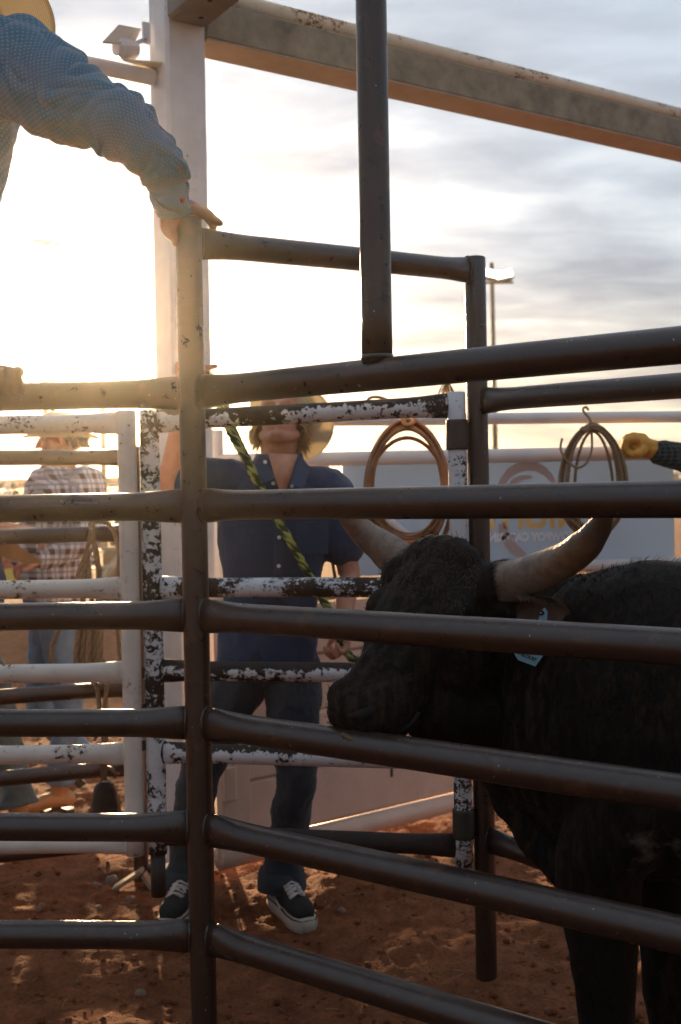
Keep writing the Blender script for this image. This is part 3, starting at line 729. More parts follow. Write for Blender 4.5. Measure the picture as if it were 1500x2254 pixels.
CM_ = [plain('spectator_' + n, c, .8, .1, 5, 0) for n, c in (('white', (.6, .6, .6)), ('dark', (.06, .06, .08)), ('yellow', (.6, .45, .08)), ('red', (.35, .06, .05)), ('blue', (.1, .16, .3)))]
ms = [M() for _ in CM_]
for k in range(5):
    for i in range(30):
        if rn.random() < .3: continue
        x = x0 + (x1 - x0) * (i + rn.random() * .5) / 30; z = .36 + k * .25; y = sD + k * .45
        q = ms[rn.choice((0, 0, 1, 1, 1, 2, 3, 4))]; ell(q, (x, y, z + .15), .10, .08, .17, None, 7, 5); ell(q, (x, y - .02, z + .38), .055, .06, .07, None, 7, 5)
cr = thing('spectators', 'blurred crowd of spectators seated on the grandstand', 'crowd', (-6, sD, 0)); cr['kind'] = 'stuff'
for q, c in zip(ms, CM_): obj('crowd', q, c, cr, kind='stuff')
bn_ = ['white', 'yellow', 'grey wooden', 'brown', 'second white', 'dark']
for k in range(6):
    xa = x1 - .75 - k * .62; m = M(); box(m, (xa + .35, sD - .5, .36), .55, .03, .28)
    o = obj('perimeter_board', m, (CM_[0], CM_[2], BEN, FRM, CM_[0], CM_[1])[k], smooth=False)
    tag(o, 'small ' + bn_[k] + ' board in front of the grandstand, ' + ('nearest the bleacher' if k == 0 else 'number %s from the bleacher' % ('two', 'three', 'four', 'five', 'six')[k - 1]), 'sign board', 'boards along the front of the grandstand')
    recentre(o)
# low treeline on the horizon
m = M(); rn = random.Random(9)
for i in range(1200):
    x = rn.uniform(-75, 75); y = 110 + rn.uniform(-4, 4); hmax = 2.0 + 1.4 * noise.noise(V((x * .06, 0, 0))); z = rn.random() * hmax
    for j in range(7):
        a = V((rn.gauss(0, 1), rn.gauss(0, 1), rn.gauss(0, .7))) * 1.2; c = V((x, y, z)) + a; u_ = V((rn.uniform(-1, 1), rn.uniform(-1, 1), rn.uniform(-1, 1))).normalized() * .6; w_ = u_.cross(V((rn.random(), rn.random(), 1))).normalized() * .5
        m.add([c - u_, c + w_, c + u_, c - w_], [(0, 1, 2, 3)])
o = obj('treeline', m, plain('scrub_leaves', (.055, .065, .035), .9, .4, 2, 0), smooth=False); tag(o, 'low dark scrub on the horizon behind the arena', 'treeline'); o['kind'] = 'stuff'
#PART3
# ------------------------------------------------------------------ people
def head_prims(m, C, Rm, s=1.0):
    """C skull centre, Rm columns: right, face-forward, up"""
    f = lambda x, y, z: C + Rm @ (V((x, y, z)) * s)
    ell(m, f(0, -.012, .030), .076 * s, .096 * s, .088 * s, Rm); ell(m, f(0, .022, -.030), .060 * s, .066 * s, .072 * s, Rm)
    limb(m, [f(-.056, -.01, -.055), f(-.03, .045, -.088), f(0, .066, -.097), f(.03, .045, -.088), f(.056, -.01, -.055)], [.02 * s, .02 * s, .021 * s, .02 * s, .02 * s], 10)
    ell(m, f(0, .078, -.092), .024 * s, .016 * s, .017 * s, Rm)
    limb(m, [f(0, .082, .022), f(0, .096, -.002), f(0, .108, -.024)], [.008 * s, .009 * s, .012 * s], 10)
    for k in (-1, 1):
        ell(m, f(k * .012, .096, -.028), .009 * s, .010 * s, .008 * s, Rm, 10, 8)
        ell(m, f(k * .038, .055, -.014), .024 * s, .022 * s, .022 * s, Rm, 12, 8)
        ell(m, f(k * .079, -.004, -.004), .007 * s, .018 * s, .030 * s, Rm @ Matrix.Rotation(k * .35, 3, 'Z'), 10, 8)
        limb(m, [f(k * .012, .081, .030), f(k * .03, .079, .036), f(k * .05, .062, .030)], [.009 * s, .010 * s, .008 * s], 8)
    limb(m, [f(-.024, .078, -.054), f(0, .088, -.051), f(.024, .078, -.054)], [.003 * s, .0045 * s, .003 * s], 8)
    limb(m, [f(-.021, .077, -.064), f(0, .087, -.066), f(.021, .077, -.064)], [.003 * s, .005 * s, .003 * s], 8)
def hand_prims(m, W_, F, Nn, side, bends=(.5, .6, .4), s=1.0, spread=.10, thumb=None, fb=None):
    """wrist W_, finger direction F, back-of-hand normal Nn, thumb on side (+1/-1) of F x Nn; bends = curl per joint"""
    F = F.normalized(); Nn = (Nn - F * Nn.dot(F)).normalized(); S = F.cross(Nn).normalized() * side
    limb(m, [W_ - F * .02, W_ + F * .012], [.026 * s, .026 * s], 14, 1.0, Nn)
    kn = []
    for i, (o_, l) in enumerate(((.030, .086), (.010, .090), (-.010, .086), (-.028, .078))):
        k = W_ + (F * l + S * o_) * s; kn.append(k); limb(m, [W_ + S * o_ * .6 * s, W_.lerp(k, .5) + S * o_ * .2 * s, k], [.015 * s, .014 * s, .0115 * s], 10)
    ell(m, W_ + F * .048 * s - Nn * .006 * s, .034 * s, .044 * s, .014 * s, Matrix((S, F, Nn)).transposed(), 14, 8)
    for i, (k, ln) in enumerate(zip(kn, ((.042, .026, .022), (.046, .030, .023), (.042, .028, .022), (.033, .021, .019)))):
        bb = fb[i] if fb else bends; d = (F + S * (1.5 - i) * spread).normalized(); ax = d.cross(Nn).normalized(); p = k; pts = [p]
        for l, a in zip(ln, bb):
            d = Quaternion(ax, -a) @ d; p = p + d * l * s; pts.append(p)
        limb(m, pts, [.0098 * s, .0092 * s, .0082 * s, .0068 * s], 10, 1.0, Nn, 3)
    tb = thumb or (S * .8 + F * .75 - Nn * .25); tb = tb.normalized(); p0 = W_ + (S * .018 + F * .018) * s; p1 = p0 + (S * .022 + F * .026) * s
    limb(m, [p0, p1, p1 + tb * .030 * s, p1 + (tb + F * .25).normalized() * .056 * s], [.016 * s, .0135 * s, .0105 * s, .0082 * s], 10, 1.0, Nn, 3)
def fold(amp, sc=9.0, seed=0, dirv=V((1, 1, 1)), fine=.25):
    off = V((seed * 3.1, seed * 1.7, seed))
    def fn(c, n):
        q = V((c.x * dirv.x, c.y * dirv.y, c.z * dirv.z)) * sc + off
        a = noise.noise(q); b = noise.noise(q * 2.3 + V((4, 4, 4)))
        return amp * ((1 - abs(a) * 3.0) * .55 + b * .5 + fine * noise.noise(q * 6))
    return fn
def torso_prims(m, hips, neck, lat, scale=1.0, hem=0.0, belly=0.0, fwd=None):
    """lat: unit vector across the shoulders"""
    ax = (neck - hips).normalized(); lat = (lat - ax * lat.dot(ax)).normalized(); dep = ax.cross(lat).normalized(); Ln = (neck - hips).length
    prof = ((-.16, .165, .120), (0.0, .172, .125), (.18, .160, .120), (.40, .172, .128), (.62, .195, .136), (.78, .200, .128), (.90, .165, .105), (.965, .10, .082), (1.03, .062, .062))
    rings = [(hips + ax * Ln * t, lat, dep, a * scale, (b + belly * math.exp(-((t - .2) / .25) ** 2)) * scale) for t, a, b in prof if t >= -.16 + hem]
    loft(m, rings, 32, power=.88)
def hat(name, label, C, Rm, mat, crown=.12, brim=.30, brimx=.20, curl=.05, bandm=None, s=1.0):
    """C centre of brim plane, Rm columns right, front, up"""
    h = thing(name, label, 'hat', C); m = M(); nr, na = 9, 48; r0, r1 = .092, .080
    vv = []; uv = []; ff = []
    for sd_ in (0, 1):
        for j in range(nr + 1):
            for i in range(na):
                a = 2 * math.pi * i / na; t = j / nr; rx, ry = r1 + (brimx - r1) * t, r0 + (brim / 2 * 1.02 + .03 - r0) * t
                x, y = rx * math.cos(a), ry * math.sin(a)
                z = curl * (abs(math.cos(a)) ** 2.2) * t ** 2.0 - .008 * (math.sin(a) ** 2) * t ** 2 * (1 if math.sin(a) > 0 else .6)
                vv.append(C + Rm @ (V((x, y, z + sd_ * .004)) * s)); uv.append((t * .12 * s, i / na))
        b = sd_ * (nr + 1) * na
        for j in range(nr):
            for i in range(na):
                q = (b + j * na + i, b + j * na + (i + 1) % na, b + (j + 1) * na + (i + 1) % na, b + (j + 1) * na + i); ff.append(q if sd_ else q[::-1])
    b2 = (nr + 1) * na
    for i in range(na): ff.append((nr * na + i, nr * na + (i + 1) % na, b2 + nr * na + (i + 1) % na, b2 + nr * na + i))
    m.add(vv, ff, uv); obj('brim', m, mat, h)
    m = M(); rings = []; c0 = V((0, 0, 0))
    for z, kx, ky in ((-.004, 1, 1), (.03, .99, 1), (.06, .95, .98), (.09, .86, .94), (crown - .008, .74, .86), (crown, .60, .74), (crown - .012, .40, .55), (crown - .02, .15, .3)):
        rings.append((C + Rm @ (V((0, 0, z)) * s), Rm @ V((1, 0, 0)), Rm @ V((0, 1, 0)), r1 * kx * s, r0 * ky * s))
    loft(m, rings, 40); obj('crown', m, mat, h)
    m = M(); rings = [(C + Rm @ (V((0, 0, z)) * s), Rm @ V((1, 0, 0)), Rm @ V((0, 1, 0)), (r1 + .002) * k * s, (r0 + .002) * k * s) for z, k in ((.003, 1.0), (.024, 1.0))]
    loft(m, rings, 40); obj('band', m, bandm or BELTM, h)
    return h
def hair_tufts(m, C, Rm, n, zr, yr, ln, seed, s=1.0):
    rn = random.Random(seed)
    for i in range(n):
        a = rn.uniform(yr[0], yr[1]); z = rn.uniform(*zr); sg = rn.choice((-1, 1))
        p = V((sg * .080 * math.cos(a), -.012 - .098 * math.sin(a), z)); rad = V((p.x, p.y, 0)).normalized()
        q1 = p + rad * .012 + V((0, 0, -ln * .45)); q2 = p + rad * rn.uniform(.012, .034) + V((rn.uniform(-.01, .01), rn.uniform(-.01, .01), -ln * rn.uniform(.7, 1.1)))
        tube(m, [C + Rm @ (x * s) for x in (p, q1, q2)], [.0042, .0034, .0008], 5, True, .5)
def legs_prims(m, hips, lat, kneeL, ankL, kneeR, ankR, w=1.0, hem=.072):
    fw = V((0, 0, 1)).cross(lat)
    ell(m, hips + V((0, 0, -.03)), .165 * w, .125 * w, .13, Matrix((lat, -fw, V((0, 0, 1)))).transposed())
    for sgn, k, a in ((-1, kneeL, ankL), (1, kneeR, ankR)):
        h = hips + lat * (sgn * .085) + V((0, 0, -.09)); h2 = h.lerp(k, .45)
        limb(m, [h, h2, k, k.lerp(a, .4), k.lerp(a, .8), a], [.098 * w, .088 * w, .068 * w, .066 * w, .066 * w, hem * w], 24, 1.0, open_end=True)
def flat_end(m_, z): pass
def arm_prims(m, sh, el, wr, r=(.048, .040, .036, .027)):
    limb(m, [sh, sh.lerp(el, .5), el, el.lerp(wr, .35), wr], [r[0], r[1] * 1.02, r[1], r[2] * 1.1, r[3]], 16)
def sleeve(name, pts, rad, mat, parent, seed=1, amp=.008, seg=40, sc=14, flat=.9, sub=14):
    sp, sr = smooth_path(pts, rad, sub); fr = frames(sp, V((.3, 0, 1))); m = M()
    rings = [(p, f[1], f[2], q * flat, q) for p, f, q in zip(sp, fr, sr)]
    loft(m, rings, seg, cap=False)
    # inner wall so the cloth has thickness
    inner = [(p, f[1], f[2], q * flat - .004, q - .004) for p, f, q in zip(sp, fr, sr)]
    b = len(m.v); loft(m, inner, seg, cap=False)
    n = len(sp)
    for k in range(seg):
        k2 = (k + 1) % seg; m.f.append(((n - 1) * seg + k, (n - 1) * seg + k2, b + (n - 1) * seg + k2, b + (n - 1) * seg + k))
    o = obj(name, m, mat, parent); displace(o.data, fold(amp, sc, seed, V((1, 1, 1)))); return o

# --- man in navy shirt, facing the camera, looking up, pulling the rope
mD = 3.95
def Q(px, py, D=mD): return P(px, py, D)
navy = thing('person', 'man in navy short sleeve snap shirt and dark jeans looking up, holding a green rope', 'person', (P(560, 2000, mD).x, mD, 0))
face = (V((-.05, -1, .42))).normalized(); rgt = V((-1, .06, .0)); rgt = (rgt - face * rgt.dot(face)).normalized()
HR = Matrix((rgt, face, rgt.cross(face))).transposed()
hc = Q(616, 925, mD + .02)
hips = Q(590, 1420, mD + .02); neck = Q(612, 1030, mD + .03)
shL, shR = Q(478, 1052, mD), Q(722, 1070, mD + .02)              # screen left / right
elL, wrL = Q(374, 1068, mD - .10), Q(408, 872, mD - .12)
elR, wrR = Q(768, 1255, mD + .04), Q(757, 1372, mD - .10)
knL, anL = Q(440, 1700, mD + .0), Q(408, 1928, mD + .05)
knR, anR = Q(652, 1700, mD - .06), Q(622, 1932, mD + .05)
lat = V((1, 0, 0))
m = M(); head_prims(m, hc, HR, .98)
limb(m, [hc + HR @ V((0, -.03, -.05)), neck + V((0, .01, .02)), neck + V((0, .02, -.08))], [.062, .060, .075], 20)
torso_prims(m, hips, neck, lat, .90)
limb(m, [neck + V((0, .02, -.03)), shL], [.06, .05], 14); limb(m, [neck + V((0, .02, -.03)), shR], [.06, .05], 14)
arm_prims(m, shL, elL, wrL); arm_prims(m, shR, elR, wrR)
hand_prims(m, wrL, (Q(438, 810, mD - .12) - wrL), V((.25, .9, .2)), 1, (.5, .9, .7), .98, .04)
limb(m, [Q(425, 835, mD - .13), Q(452, 812, mD - .13), Q(475, 806, mD - .13)], [.016, .011, .009], 10)
hand_prims(m, wrR, V((-.05, -.15, -1)), V((.75, .6, 0)), -1, (.75, 1.2, .9), .95, .02)
for h_, k_, a_ in ((-1, knL, anL), (1, knR, anR)): limb(m, [hips + lat * h_ * .08 + V((0, 0, -.08)), k_, a_], [.075, .05, .038], 14)
obj('body', fuse(m, .0045, 3), SKIN2, navy)
# raised pointing finger seen past the post
m = M(); torso_prims(m, hips + V((0, 0, .02)), neck, lat, 1.02)
cS = [(.060, .080)]
for sh, el, ts in ((shL, elL, .62), (shR, elR, .66)):
    end = sh.lerp(el, ts); limb(m, [neck.lerp(sh, .35) + V((0, 0, -.045)), sh + V((0, 0, -.008)), sh.lerp(end, .5), end], [.070, .078, .080, .084], 20)
o = obj('shirt', fuse(m, .007, 5, fold(.010, 8, 2, V((1, 1, .6)))), NAVY, navy)
def on_shirt(px, py): return Q(px, py, mD - .155)
# collar, placket, pocket, snaps
nb = hc.lerp(neck, .72)
m = M(); ax_ = (hc - neck).normalized(); sx_ = V((1, 0, 0)); dy_ = ax_.cross(sx_).normalized()
loft(m, [(neck + ax_ * h_ + V((0, .005, 0)), sx_, dy_, r_, r_ * .95) for h_, r_ in ((-.02, .088), (.02, .080), (.045, .079), (.05, .083), (.018, .092), (-.015, .100))], 36, cap=False); obj('collar', m, NAVY, navy)
for pts in ([(572, 1003), (560, 1030), (582, 1062), (606, 1052), (592, 1022)], [(664, 1005), (684, 1030), (668, 1078), (640, 1064), (650, 1028)]):
    m = M(); dd = [.085, .095, .160, .160, .115]; vv = [Q(x, y, mD - d_) for (x, y), d_ in zip(pts, dd)]; v2 = [v + V((0, .007, 0)) for v in vv]; n5 = 5
    m.add(vv + v2, [tuple(range(5)), tuple(range(9, 4, -1))] + [(i, i + 5, (i + 1) % 5 + 5, (i + 1) % 5) for i in range(5)]); obj('collar', m, NAVY, navy, False)
m = M(); ch = [(590, 997, .092), (656, 1000, .092), (640, 1050, .150), (622, 1096, .172), (604, 1046, .150)]; vv = [Q(x, y, mD - d_) for x, y, d_ in ch]; v2 = [v + V((0, .02, 0)) for v in vv]
m.add(vv + v2, [tuple(range(5)), tuple(range(9, 4, -1))] + [(i, i + 5, (i + 1) % 5 + 5, (i + 1) % 5) for i in range(5)]); obj('open_neck', m, SKIN2, navy, True)
m = M(); tube(m, [on_shirt(622, 1075) + V((0, .03, 0)), on_shirt(616, 1160), on_shirt(614, 1250), on_shirt(610, 1380)], [.016, .018, .018, .018], 10, True, .0 + .12, V((1, 0, 0))); obj('placket', m, NAVY, navy)
for px, py, dd in ((584, 1017, -.115), (602, 1064, -.14), (643, 1070, -.14), (615, 1183, -.168), (614, 1246, -.168), (612, 1310, -.165)):
    m = M(); c = Q(px, py, mD + dd); tube(m, [c, c + V((0, -.004, 0))], .0065, 14); obj('snap', m, SNAP, navy)
m = M(); c = Q(688, 1185, mD - .150); box(m, c, .105, .004, .11, Matrix.Rotation(R(6), 3, 'Z'), .002); obj('pocket', m, NAVY, navy, False)
m = M(); legs_prims(m, hips, lat, knL, anL, knR, anR, 1.03, .075)
obj('jeans', fuse(m, .007, 4, fold(.011, 9, 5, V((1, 1, .9)))), JEANS, navy)
# cuff bottoms
for a_ in (anL, anR):
    m = M(); c = V((a_.x, a_.y, a_.z)); loft(m, [(c + V((0, 0, .035)), V((1, 0, 0)), V((0, 1, 0)), .078, .084), (c, V((1, 0, 0)), V((0, 1, 0)), .084, .090), (c + V((0, 0, -.035)), V((1, 0, 0)), V((0, 1, 0)), .088, .096), (c + V((0, 0, -.03)), V((1, 0, 0)), V((0, 1, 0)), .070, .08)], 28)
    o = obj('jeans_cuff', m, JEANS, navy); displace(o.data, fold(.006, 14, 3))
for k_ in (-1, 1):
    m = M(); ell(m, hc + HR @ V((k_ * .030, .066, .010)), .012, .012, .012, HR, 12, 8); obj('eye', m, EYEM, navy)
m = M(); hair_tufts(m, hc, HR, 420, (-.02, .05), (-.15, 1.5), .085, 4); hair_tufts(m, hc, HR, 160, (-.05, .02), (.2, 1.5), .07, 5); obj('hair', m, HAIRB, navy, kind=None)
def sneaker(ank, yaw, parent, s=1.0):
    r = Matrix.Rotation(yaw, 3, 'Z'); z0 = gz(ank.x, ank.y) - .004; c = V((ank.x, ank.y, z0)); f = lambda x, y, z: c + r @ (V((x, y, z)) * s)   # -y is toe
    out = [(0, .085, .034), (0, .05, .040), (0, 0, .038), (.002, -.06, .040), (.004, -.12, .048), (.004, -.165, .044), (.003, -.195, .026)]
    m = M(); sh = M()
    rings = [(f(x, y, .024), r @ V((1, 0, 0)), V((0, 0, 1)), w * s, .026 * s) for x, y, w in out]; loft(m, rings, 16, power=.45)
    sole = obj('sole', m, RUBBER, parent)
    m = M(); rings = [(f(x, y, .043), r @ V((1, 0, 0)), V((0, 0, 1)), (w + .0012) * s, .0016 * s) for x, y, w in out]; loft(m, rings, 16, power=.45); obj('sole_stripe', m, SUEDE, sole)
    top = [(0, .075, .030, .062), (0, .04, .036, .085), (0, -.01, .036, .088), (.001, -.06, .037, .068), (.002, -.11, .042, .050), (.003, -.155, .040, .040), (.003, -.182, .026, .028)]
    m = M(); rings = [(f(x, y, .046 + h * .42), r @ V((1, 0, 0)), V((0, 0, 1)), w * s, h * .62 * s) for x, y, w, h in top]; loft(m, rings, 22, power=.8); up_ = obj('shoe_upper', m, SUEDE, parent)
    m = M()
    for k in range(5):
        y = -.035 - k * .018; z = .134 - k * .0068
        tube(m, [f(-.026, y, z - .014), f(-.012, y - .003, z - .001), f(.012, y + (.010 if k % 2 else -.010), z), f(.028, y + .004, z - .014)], .0042, 6, True)
        tube(m, [f(.026, y - .004, z - .014), f(.0, y - .009, z + .001), f(-.027, y - .010, z - .014)], .0042, 6, True)
    obj('laces', m, LACE, up_)
    m = M(); tube(m, [f(.036, .06, .052), f(.041, .02, .070), f(.041, -.03, .062), f(.043, -.07, .048)], .004, 6); tube(m, [f(-.036, .06, .052), f(-.041, .02, .070), f(-.041, -.03, .062), f(-.043, -.07, .048)], .004, 6); obj('side_stripe', m, LACE, up_)
sneaker(Q(414, 2002, mD + .02), R(-14), navy, 1.06); sneaker(Q(628, 2005, mD + .03), R(24), navy, 1.06)
# hat on the back of the head
hr = V((-.88, .45, -.10)).normalized(); hu = V((.18, .86, .50)); hu = (hu - hr * hu.dot(hr)).normalized(); hf = hu.cross(hr).normalized()
hat('cowboy_hat', 'straw cowboy hat tipped back on the head of the man in navy', hc + V((.030, .050, -.002)), Matrix((hr, hf, hu)).transposed(), STRAWL, .10, .255, .160, .03)

# --- plaid shirt man at left, profile to the left
pD = 5.33
def Q2(px, py, D=pD): return P(px, py, D)
pm = thing('person', 'man in white and brown plaid shirt and blue jeans facing left, straw hat', 'person', (P(120, 1780, pD).x, pD, 0))
face = V((-1, -.30, -.10)).normalized(); rgt = V((-.28, .95, 0)); rgt = (rgt - face * rgt.dot(face)).normalized(); HR2 = Matrix((rgt, face, rgt.cross(face))).transposed()
hc = Q2(131, 968, pD); neck = Q2(138, 1038, pD); hips = Q2(118, 1300, pD); lat = V((.42, -.9, 0)).normalized()
shN, shF = Q2(195, 1065, pD - .16), Q2(95, 1060, pD + .16)
elN, wrN = Q2(190, 1190, pD - .26), Q2(100, 1232, pD - .30); elF, wrF = Q2(72, 1180, pD + .1), Q2(40, 1225, pD - .1)
knN, anN = Q2(150, 1560, pD - .08), Q2(132, 1722, pD - .06); knF, anF = Q2(90, 1560, pD + .1), Q2(182, 1668, pD + .22)
m = M(); head_prims(m, hc, HR2, 1.0)
limb(m, [hc + HR2 @ V((0, -.03, -.05)), neck, neck + V((0, 0, -.08))], [.060, .058, .07], 18); torso_prims(m, hips, neck, lat, .9)
for s_, e_, w_ in ((shN, elN, wrN), (shF, elF, wrF)): limb(m, [neck + V((0, 0, -.05)), s_], [.06, .05], 12); arm_prims(m, s_, e_, w_)
hand_prims(m, wrN, V((-1, -.1, -.05)), V((0, -.4, 1)), -1, (.5, .8, .5)); hand_prims(m, wrF, V((-1, -.2, -.1)), V((0, -.4, 1)), 1, (.5, .8, .5))
limb(m, [hips + lat * .08 + V((0, 0, -.08)), knN, anN], [.075, .05, .038], 14); limb(m, [hips - lat * .08 + V((0, 0, -.08)), knF, anF], [.075, .05, .038], 14)
obj('body', fuse(m, .0055, 3), SKIN2, pm)
m = M(); torso_prims(m, hips + V((0, 0, .03)), neck, lat, 1.08, .0, .035)
for s_, e_, w_ in ((shN, elN, wrN), (shF, elF, wrF)): limb(m, [neck.lerp(s_, .35) + V((0, 0, -.05)), s_, s_.lerp(e_, .5), e_, e_.lerp(w_, .5), w_], [.07, .076, .068, .062, .055, .045], 18)
obj('shirt', fuse(m, .008, 4, fold(.012, 8, 7)), PLAID, pm)
m = M(); legs_prims(m, hips, lat, knF, anF, knN, anN, .95, .072); obj('jeans', fuse(m, .008, 4, fold(.010, 9, 8)), JEANSB, pm)
m = M(); c = hips + V((0, 0, .05)); rr_ = Matrix.Rotation(math.atan2(lat.y, lat.x), 3, 'Z'); loft(m, [(c + V((0, 0, dz)), lat, V((-lat.y, lat.x, 0)), .168, .130) for dz in (-.02, .02)], 32); obj('belt', m, BELTM, pm)
m = M(); ell(m, c + V((-.10, -.10, 0)), .028, .02, .02, rr_, 14, 8); obj('buckle', m, METALM, pm)
m = M(); ell(m, hc + HR2 @ V((-.030, .066, .010)), .012, .012, .012, HR2, 12, 8); ell(m, hc + HR2 @ V((.030, .066, .010)), .012, .012, .012, HR2, 12, 8); obj('eye', m, EYEM, pm)
m = M(); hair_tufts(m, hc, HR2, 260, (-.02, .05), (.1, 1.5), .045, 14); obj('hair', m, HAIRD, pm)
def boot(ank, yaw, pitch, parent, mat=LEATHER, zoff=0):
    r = Matrix.Rotation(yaw, 3, 'Z') @ Matrix.Rotation(pitch, 3, 'X'); c = V(ank); f = lambda x, y, z: c + r @ V((x, y, z))
    m = M(); limb(m, [f(0, 0, .12), f(0, 0, .02)], [.048, .042], 16); limb(m, [f(0, .03, -.02), f(0, -.05, -.022), f(0, -.12, -.040), f(0, -.175, -.048)], [.040, .036, .036, .018], 16, 1.1)
    bo = obj('boot', fuse(m, .006, 3), mat, parent)
    m = M(); loft(m, [(f(0, y, -.073 + (.012 if -.06 < y < .02 else 0)), r @ V((1, 0, 0)), r @ V((0, 0, 1)), w, .008) for y, w in ((.062, .028), (.03, .036), (-.02, .032), (-.07, .036), (-.12, .042), (-.165, .030), (-.19, .010))], 14, power=.5)
    box(m, f(0, .035, -.09), .06, .05, .035, r, .004); obj('boot_sole', m, DARKMETAL, bo)
boot(anN + V((0, 0, -.06)), R(-72), 0, pm); boot(anF + V((.02, 0, -.03)), R(-72), R(-48), pm)
hr = HR2 @ V((1, 0, 0)); hf = HR2 @ V((0, 1, .12)); hf.normalize(); hu = hr.cross(hf)
hat('cowboy_hat', 'pale straw cowboy hat worn by the plaid shirt man', hc + V((.005, 0, .012)), Matrix((hr, hf, hu)).transposed(), STRAWL, .115, .30, .17, .03)
cb = thing('card_folder', 'tan card folder held by the man at the left edge', 'folder', P(50, 1215, pD - .45))
m = M(); vv = [P(x, y, d) for x, y, d in ((-30, 1185, 4.95), (28, 1192, 4.85), (95, 1238, 4.75), (60, 1240, 4.8), (-40, 1212, 4.95))]; v2 = [v + V((0, .004, -.003)) for v in vv]
m.add(vv + v2, [tuple(range(5)), tuple(range(9, 4, -1))] + [(i, i + 5, (i + 1) % 5 + 5, (i + 1) % 5) for i in range(5)]); obj('sheet', m, CARD, cb, False)

# --- second standing man, mostly outside the left edge
lD = 4.95
lm = thing('person', 'man in worn grey green jeans cut off by the left edge, beside plaid shirt man', 'person', (P(-10, 1850, lD).x, lD, 0))
hips = P(-70, 1330, lD); neck = P(-85, 1035, lD); lat = V((.35, -.93, 0)).normalized(); hc = P(-80, 950, lD)
HR3 = Matrix((V((.3, -.95, 0)).normalized(), V((.95, .3, 0)).normalized(), V((0, 0, 1)))).transposed()
s1, e1, w1 = P(-55, 1070, lD - .15), P(-40, 1165, lD - .2), P(28, 1165, lD - .25); s2, e2, w2 = P(-110, 1070, lD + .15), P(-120, 1180, lD + .2), P(-60, 1200, lD)
k1, a1, k2, a2 = P(0, 1560, lD - .1), P(40, 1770, lD - .1), P(-75, 1560, lD + .1), P(-90, 1770, lD + .1)
m = M(); head_prims(m, hc, HR3); limb(m, [hc + V((0, 0, -.05)), neck, neck + V((0, 0, -.08))], [.06, .058, .07], 16); torso_prims(m, hips, neck, lat, .9)
for s_, e_, w_ in ((s1, e1, w1), (s2, e2, w2)): limb(m, [neck + V((0, 0, -.05)), s_], [.06, .05], 12); arm_prims(m, s_, e_, w_); hand_prims(m, w_, V((1, -.1, -.1)), V((0, -.3, 1)), 1, (.5, .8, .5))
limb(m, [hips, k1, a1], [.075, .05, .038], 14); limb(m, [hips, k2, a2], [.075, .05, .038], 14); obj('body', fuse(m, .007, 3), SKIN2, lm)
m = M(); torso_prims(m, hips, neck, lat, 1.07, 0, .03)
for s_, e_ in ((s1, e1), (s2, e2)): limb(m, [neck.lerp(s_, .35) + V((0, 0, -.05)), s_, s_.lerp(e_, .6)], [.07, .076, .07], 16)
obj('shirt', fuse(m, .009, 4, fold(.01, 8, 9)), NAVY, lm)
m = M(); legs_prims(m, hips, lat, k2, a2, k1, a1, .98, .088); obj('jeans', fuse(m, .008, 4, fold(.012, 8, 10)), JEANSG, lm)
boot(a1 + V((0, 0, -.06)), R(75), 0, lm); boot(a2 + V((0, 0, -.06)), R(75), 0, lm)
hat('cowboy_hat', 'straw cowboy hat on the man cut off by the left edge', hc + V((0, 0, .05)), HR3, STRAWL)

# --- gloved man reaching in from the right edge
rm = thing('person', 'person at right edge, dark checked sleeve and yellow work glove resting on white rail', 'person', (P(1620, 1800, 4.55).x, 4.35, 0))
w_ = P(1437, 992, 4.55); e_ = P(1560, 1020, 4.50); s_ = P(1640, 930, 4.40)
hips = P(1720, 1330, 4.45); neck = P(1700, 880, 4.40); hc = P(1690, 790, 4.38); lat = V((-.8, .6, 0)).normalized()
m = M(); head_prims(m, hc, Matrix((V((.5, -.85, 0)), V((-.85, -.5, 0)), V((0, 0, 1)))).transposed()); limb(m, [hc + V((0, 0, -.05)), neck, neck + V((0, 0, -.08))], [.06, .058, .07], 16)
torso_prims(m, hips, neck, lat, .9); limb(m, [neck + V((0, 0, -.05)), s_], [.06, .05], 12); arm_prims(m, s_, e_, w_); s2 = neck + V((.2, -.1, -.05)); e2 = s2 + V((.05, -.05, -.3)); w2 = e2 + V((-.1, -.1, -.2))
arm_prims(m, s2, e2, w2); limb(m, [neck + V((0, 0, -.05)), s2], [.06, .05], 12); hand_prims(m, w2, V((0, 0, -1)), V((1, 0, 0)), 1)
kk = hips + V((.05, -.05, -.45)); aa = V((kk.x, kk.y, .1)); kk2 = hips + V((-.1, .08, -.45)); aa2 = V((kk2.x, kk2.y, .1))
limb(m, [hips, kk, aa], [.075, .05, .038], 14); limb(m, [hips, kk2, aa2], [.075, .05, .038], 14); obj('body', fuse(m, .008, 3), SKIN, rm)
m = M(); torso_prims(m, hips, neck, lat, 1.08); limb(m, [neck.lerp(s_, .3) + V((0, 0, -.05)), s_, s_.lerp(e_, .5), e_, e_.lerp(w_, .5), w_ + (e_ - w_) * .14], [.07, .076, .066, .060, .055, .050], 18)
limb(m, [neck.lerp(s2, .3) + V((0, 0, -.05)), s2, e2, w2], [.07, .076, .062, .045], 18); obj('shirt', fuse(m, .008, 3, fold(.007, 12, 11)), FLANNEL, rm)
m = M(); legs_prims(m, hips, lat, kk, aa, kk2, aa2, 1, .07); obj('jeans', fuse(m, .01, 3), JEANSB, rm)
boot(aa + V((0, 0, 0)), 1, 0, rm); boot(aa2, 1, 0, rm)
m = M(); limb(m, [w_ + V((.03, 0, -.004)), P(1424, 986, 4.54), P(1404, 974, 4.55), P(1388, 972, 4.57)], [.036, .040, .043, .034], 18, 1.05)
